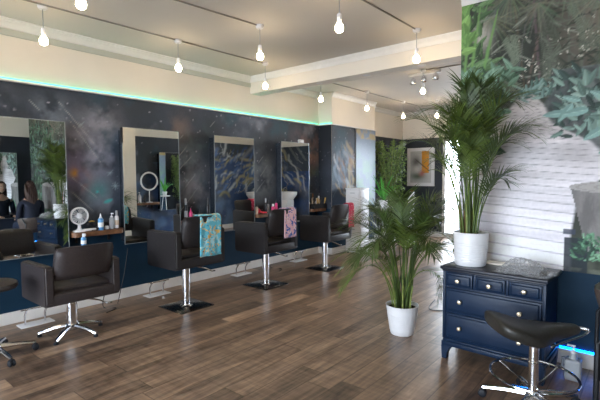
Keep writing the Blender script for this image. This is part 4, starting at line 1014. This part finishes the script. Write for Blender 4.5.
# clothes as slightly larger shells
n=6; v2=vs[:4]+[(-.035,0,hz+.50)]; 
def clothes():
    V2=[(.0,0,hz-.03),(-.03,0,hz+.16),(-.045,0,hz+.33),(-.04,0,hz+.46),(-.035,0,hz+.50)]; R2=[(.165,.190),(.140,.165),(.135,.165),(.10,.14),(.06,.07)]; E2=[(0,1),(1,2),(2,3),(3,4)]
    for s_ in (-1,1):
        i=3
        for p_,r_ in zip([(-.04,s_*.15,hz+.44),(-.03,s_*.19,hz+.40),(.02,s_*.21,hz+.15),(.19,s_*.17,hz+.09),(.225,s_*.15,hz+.097)],[.066,.062,.054,.042,.038]):
            V2.append(p_);R2.append(r_);E2.append((i,len(V2)-1)); i=len(V2)-1
    skinned('dark_top',V2,E2,R2,M['darktop'],pt)
    V3=[(0,0,hz)];R3=[(.142,.16)];E3=[]
    for s_ in (-1,1):
        i=0
        for p_,r_ in zip([(.06,s_*.09,hz-.02),(.42,s_*.10,hz-.01),(.47,s_*.10,hz-.08),(.44,s_*.10,.13)],[.106,.076,.07,.056]):
            V3.append(p_);R3.append(r_);E3.append((i,len(V3)-1)); i=len(V3)-1
    skinned('trousers',V3,E3,R3,M['trousers'],pt)
clothes()
for s_ in (-1,1): MB().sphere((.525,s_*.105,.045),.05,(2.0,.85,.8)).build('shoe',M['black'],pt)
hc=V((.0,0,hz+.73))
t2=bmesh.new(); bmesh.ops.create_uvsphere(t2,u_segments=36,v_segments=28,radius=1)
for v in t2.verts:
    x,y,z_=v.co; X_=x*.095; Y_=y*.075; Z_=z_*.118
    if z_<0: X_*=1-.18*z_*z_; Y_*=1-.38*z_*z_
    if x>0:
        X_+=.022*math.exp(-((y/.13)**2+((z_+.08)/.16)**2)); X_-=.008*math.exp(-(((abs(y)-.4)/.16)**2+((z_-.05)/.12)**2)); X_+=.006*math.exp(-((y/.3)**2+((z_+.45)/.08)**2)); X_+=.008*math.exp(-((y/.3)**2+((z_+.82)/.15)**2))
    v.co=hc+V((X_,Y_,Z_))
b=MB(); b.add(t2)
for s_ in (-1,1): b.sphere(hc+V((.0,s_*.076,-.005)),.03,(.6,.3,1))
head=b.build('head',M['skin'],pt,sharp=80)
for s_ in (-1,1):
    MB().sphere(hc+V((.080,s_*.030,.006)),.010,(.5,1.2,.6)).build('eye',M['white_eye'],head); MB().sphere(hc+V((.0845,s_*.030,.006)),.0045,(.4,1,1)).build('iris',M['black'],head)
    MB().tube([hc+V((.088,s_*.015,.026)),hc+V((.088,s_*.032,.031)),hc+V((.078,s_*.047,.026))],.003,6).build('eyebrow',M['hair'],head)
MB().sphere(hc+V((.090,0,-.052)),.02,(.45,1.1,.35)).build('mouth',M['lip'],head)
t2=bmesh.new(); bmesh.ops.create_uvsphere(t2,u_segments=48,v_segments=36,radius=1)
for v in t2.verts:
    x,y,z_=v.co; X_=x*.108-.014; Y_=y*.092; Z_=z_*.128+.012
    if z_<.1:
        k=(.1-z_)/1.1; Z_=.025-.40*k; sp=1+.35*math.sin(k*PI); Y_=y/max(.3,math.sqrt(1-min(.99,z_*z_)))*.092*sp*(1-.25*k*k) if abs(z_)<.98 else y*.3; X_=-.03-.06*k+x/max(.3,math.sqrt(1-min(.99,z_*z_)))*.07
        if x>.2: X_=min(X_,.035-.02*k)
    elif x>.45 and z_<.62: X_=.055*x
    w=.006*math.sin(math.atan2(y,x)*22+z_*3); v.co=hc+V((X_+w,Y_+w,Z_))
b=MB(); b.add(t2); b.build('hair',M['hair'],pt,sharp=80)

# ================================================================== LIGHT AND CAMERA
w=bpy.data.worlds.new('sky'); bpy.context.scene.world=w; w.use_nodes=True
bgn=w.node_tree.nodes['Background']; bgn.inputs[0].default_value=(.78,.88,1.,1); bgn.inputs[1].default_value=11.0
for (x0_,x1_,z0_,z1_,y_,rx) in ((WX0,WX1,WZ0,WZ1,YB+.12,PI/2),(FX0,FX1,FZ0,FZ1,YF-.15,-PI/2)):
    l=bpy.data.lights.new('daylight_portal','AREA'); l.shape='RECTANGLE'; l.size=x1_-x0_; l.size_y=z1_-z0_; l.cycles.is_portal=True
    o=bpy.data.objects.new('daylight_portal',l); COL.objects.link(o); o.location=((x0_+x1_)/2,y_,(z0_+z1_)/2)
    o.rotation_euler=(-PI/2,0,0) if y_>0 else (PI/2,0,0)
Rm=((0.76904884,-0.03115638,-0.63843023),(0.63916929,0.04552742,0.76771731),(-0.00514679,0.99847711,-0.05492701))
cam=bpy.data.cameras.new('camera'); cam.sensor_width=36; cam.lens=430/600*36; cam.clip_end=200
co=bpy.data.objects.new('camera',cam); COL.objects.link(co)
X=V((Rm[0][0],Rm[1][0],Rm[2][0]));Y=V((Rm[0][1],Rm[1][1],Rm[2][1]));Z=-V((Rm[0][2],Rm[1][2],Rm[2][2]))
co.matrix_world=Matrix(((X.x,Y.x,Z.x,4.9058),(X.y,Y.y,Z.y,0),(X.z,Y.z,Z.z,1.45),(0,0,0,1)))
sc=bpy.context.scene; sc.camera=co
sc.view_settings.view_transform='Standard'; sc.view_settings.look='None'; sc.view_settings.gamma=1; sc.view_settings.use_curve_mapping=False; sc.view_settings.exposure=.82
sc.cycles.max_bounces=10; sc.cycles.diffuse_bounces=5; sc.cycles.glossy_bounces=6; sc.cycles.transparent_max_bounces=12; sc.cycles.use_denoising=True; sc.cycles.sample_clamp_indirect=6
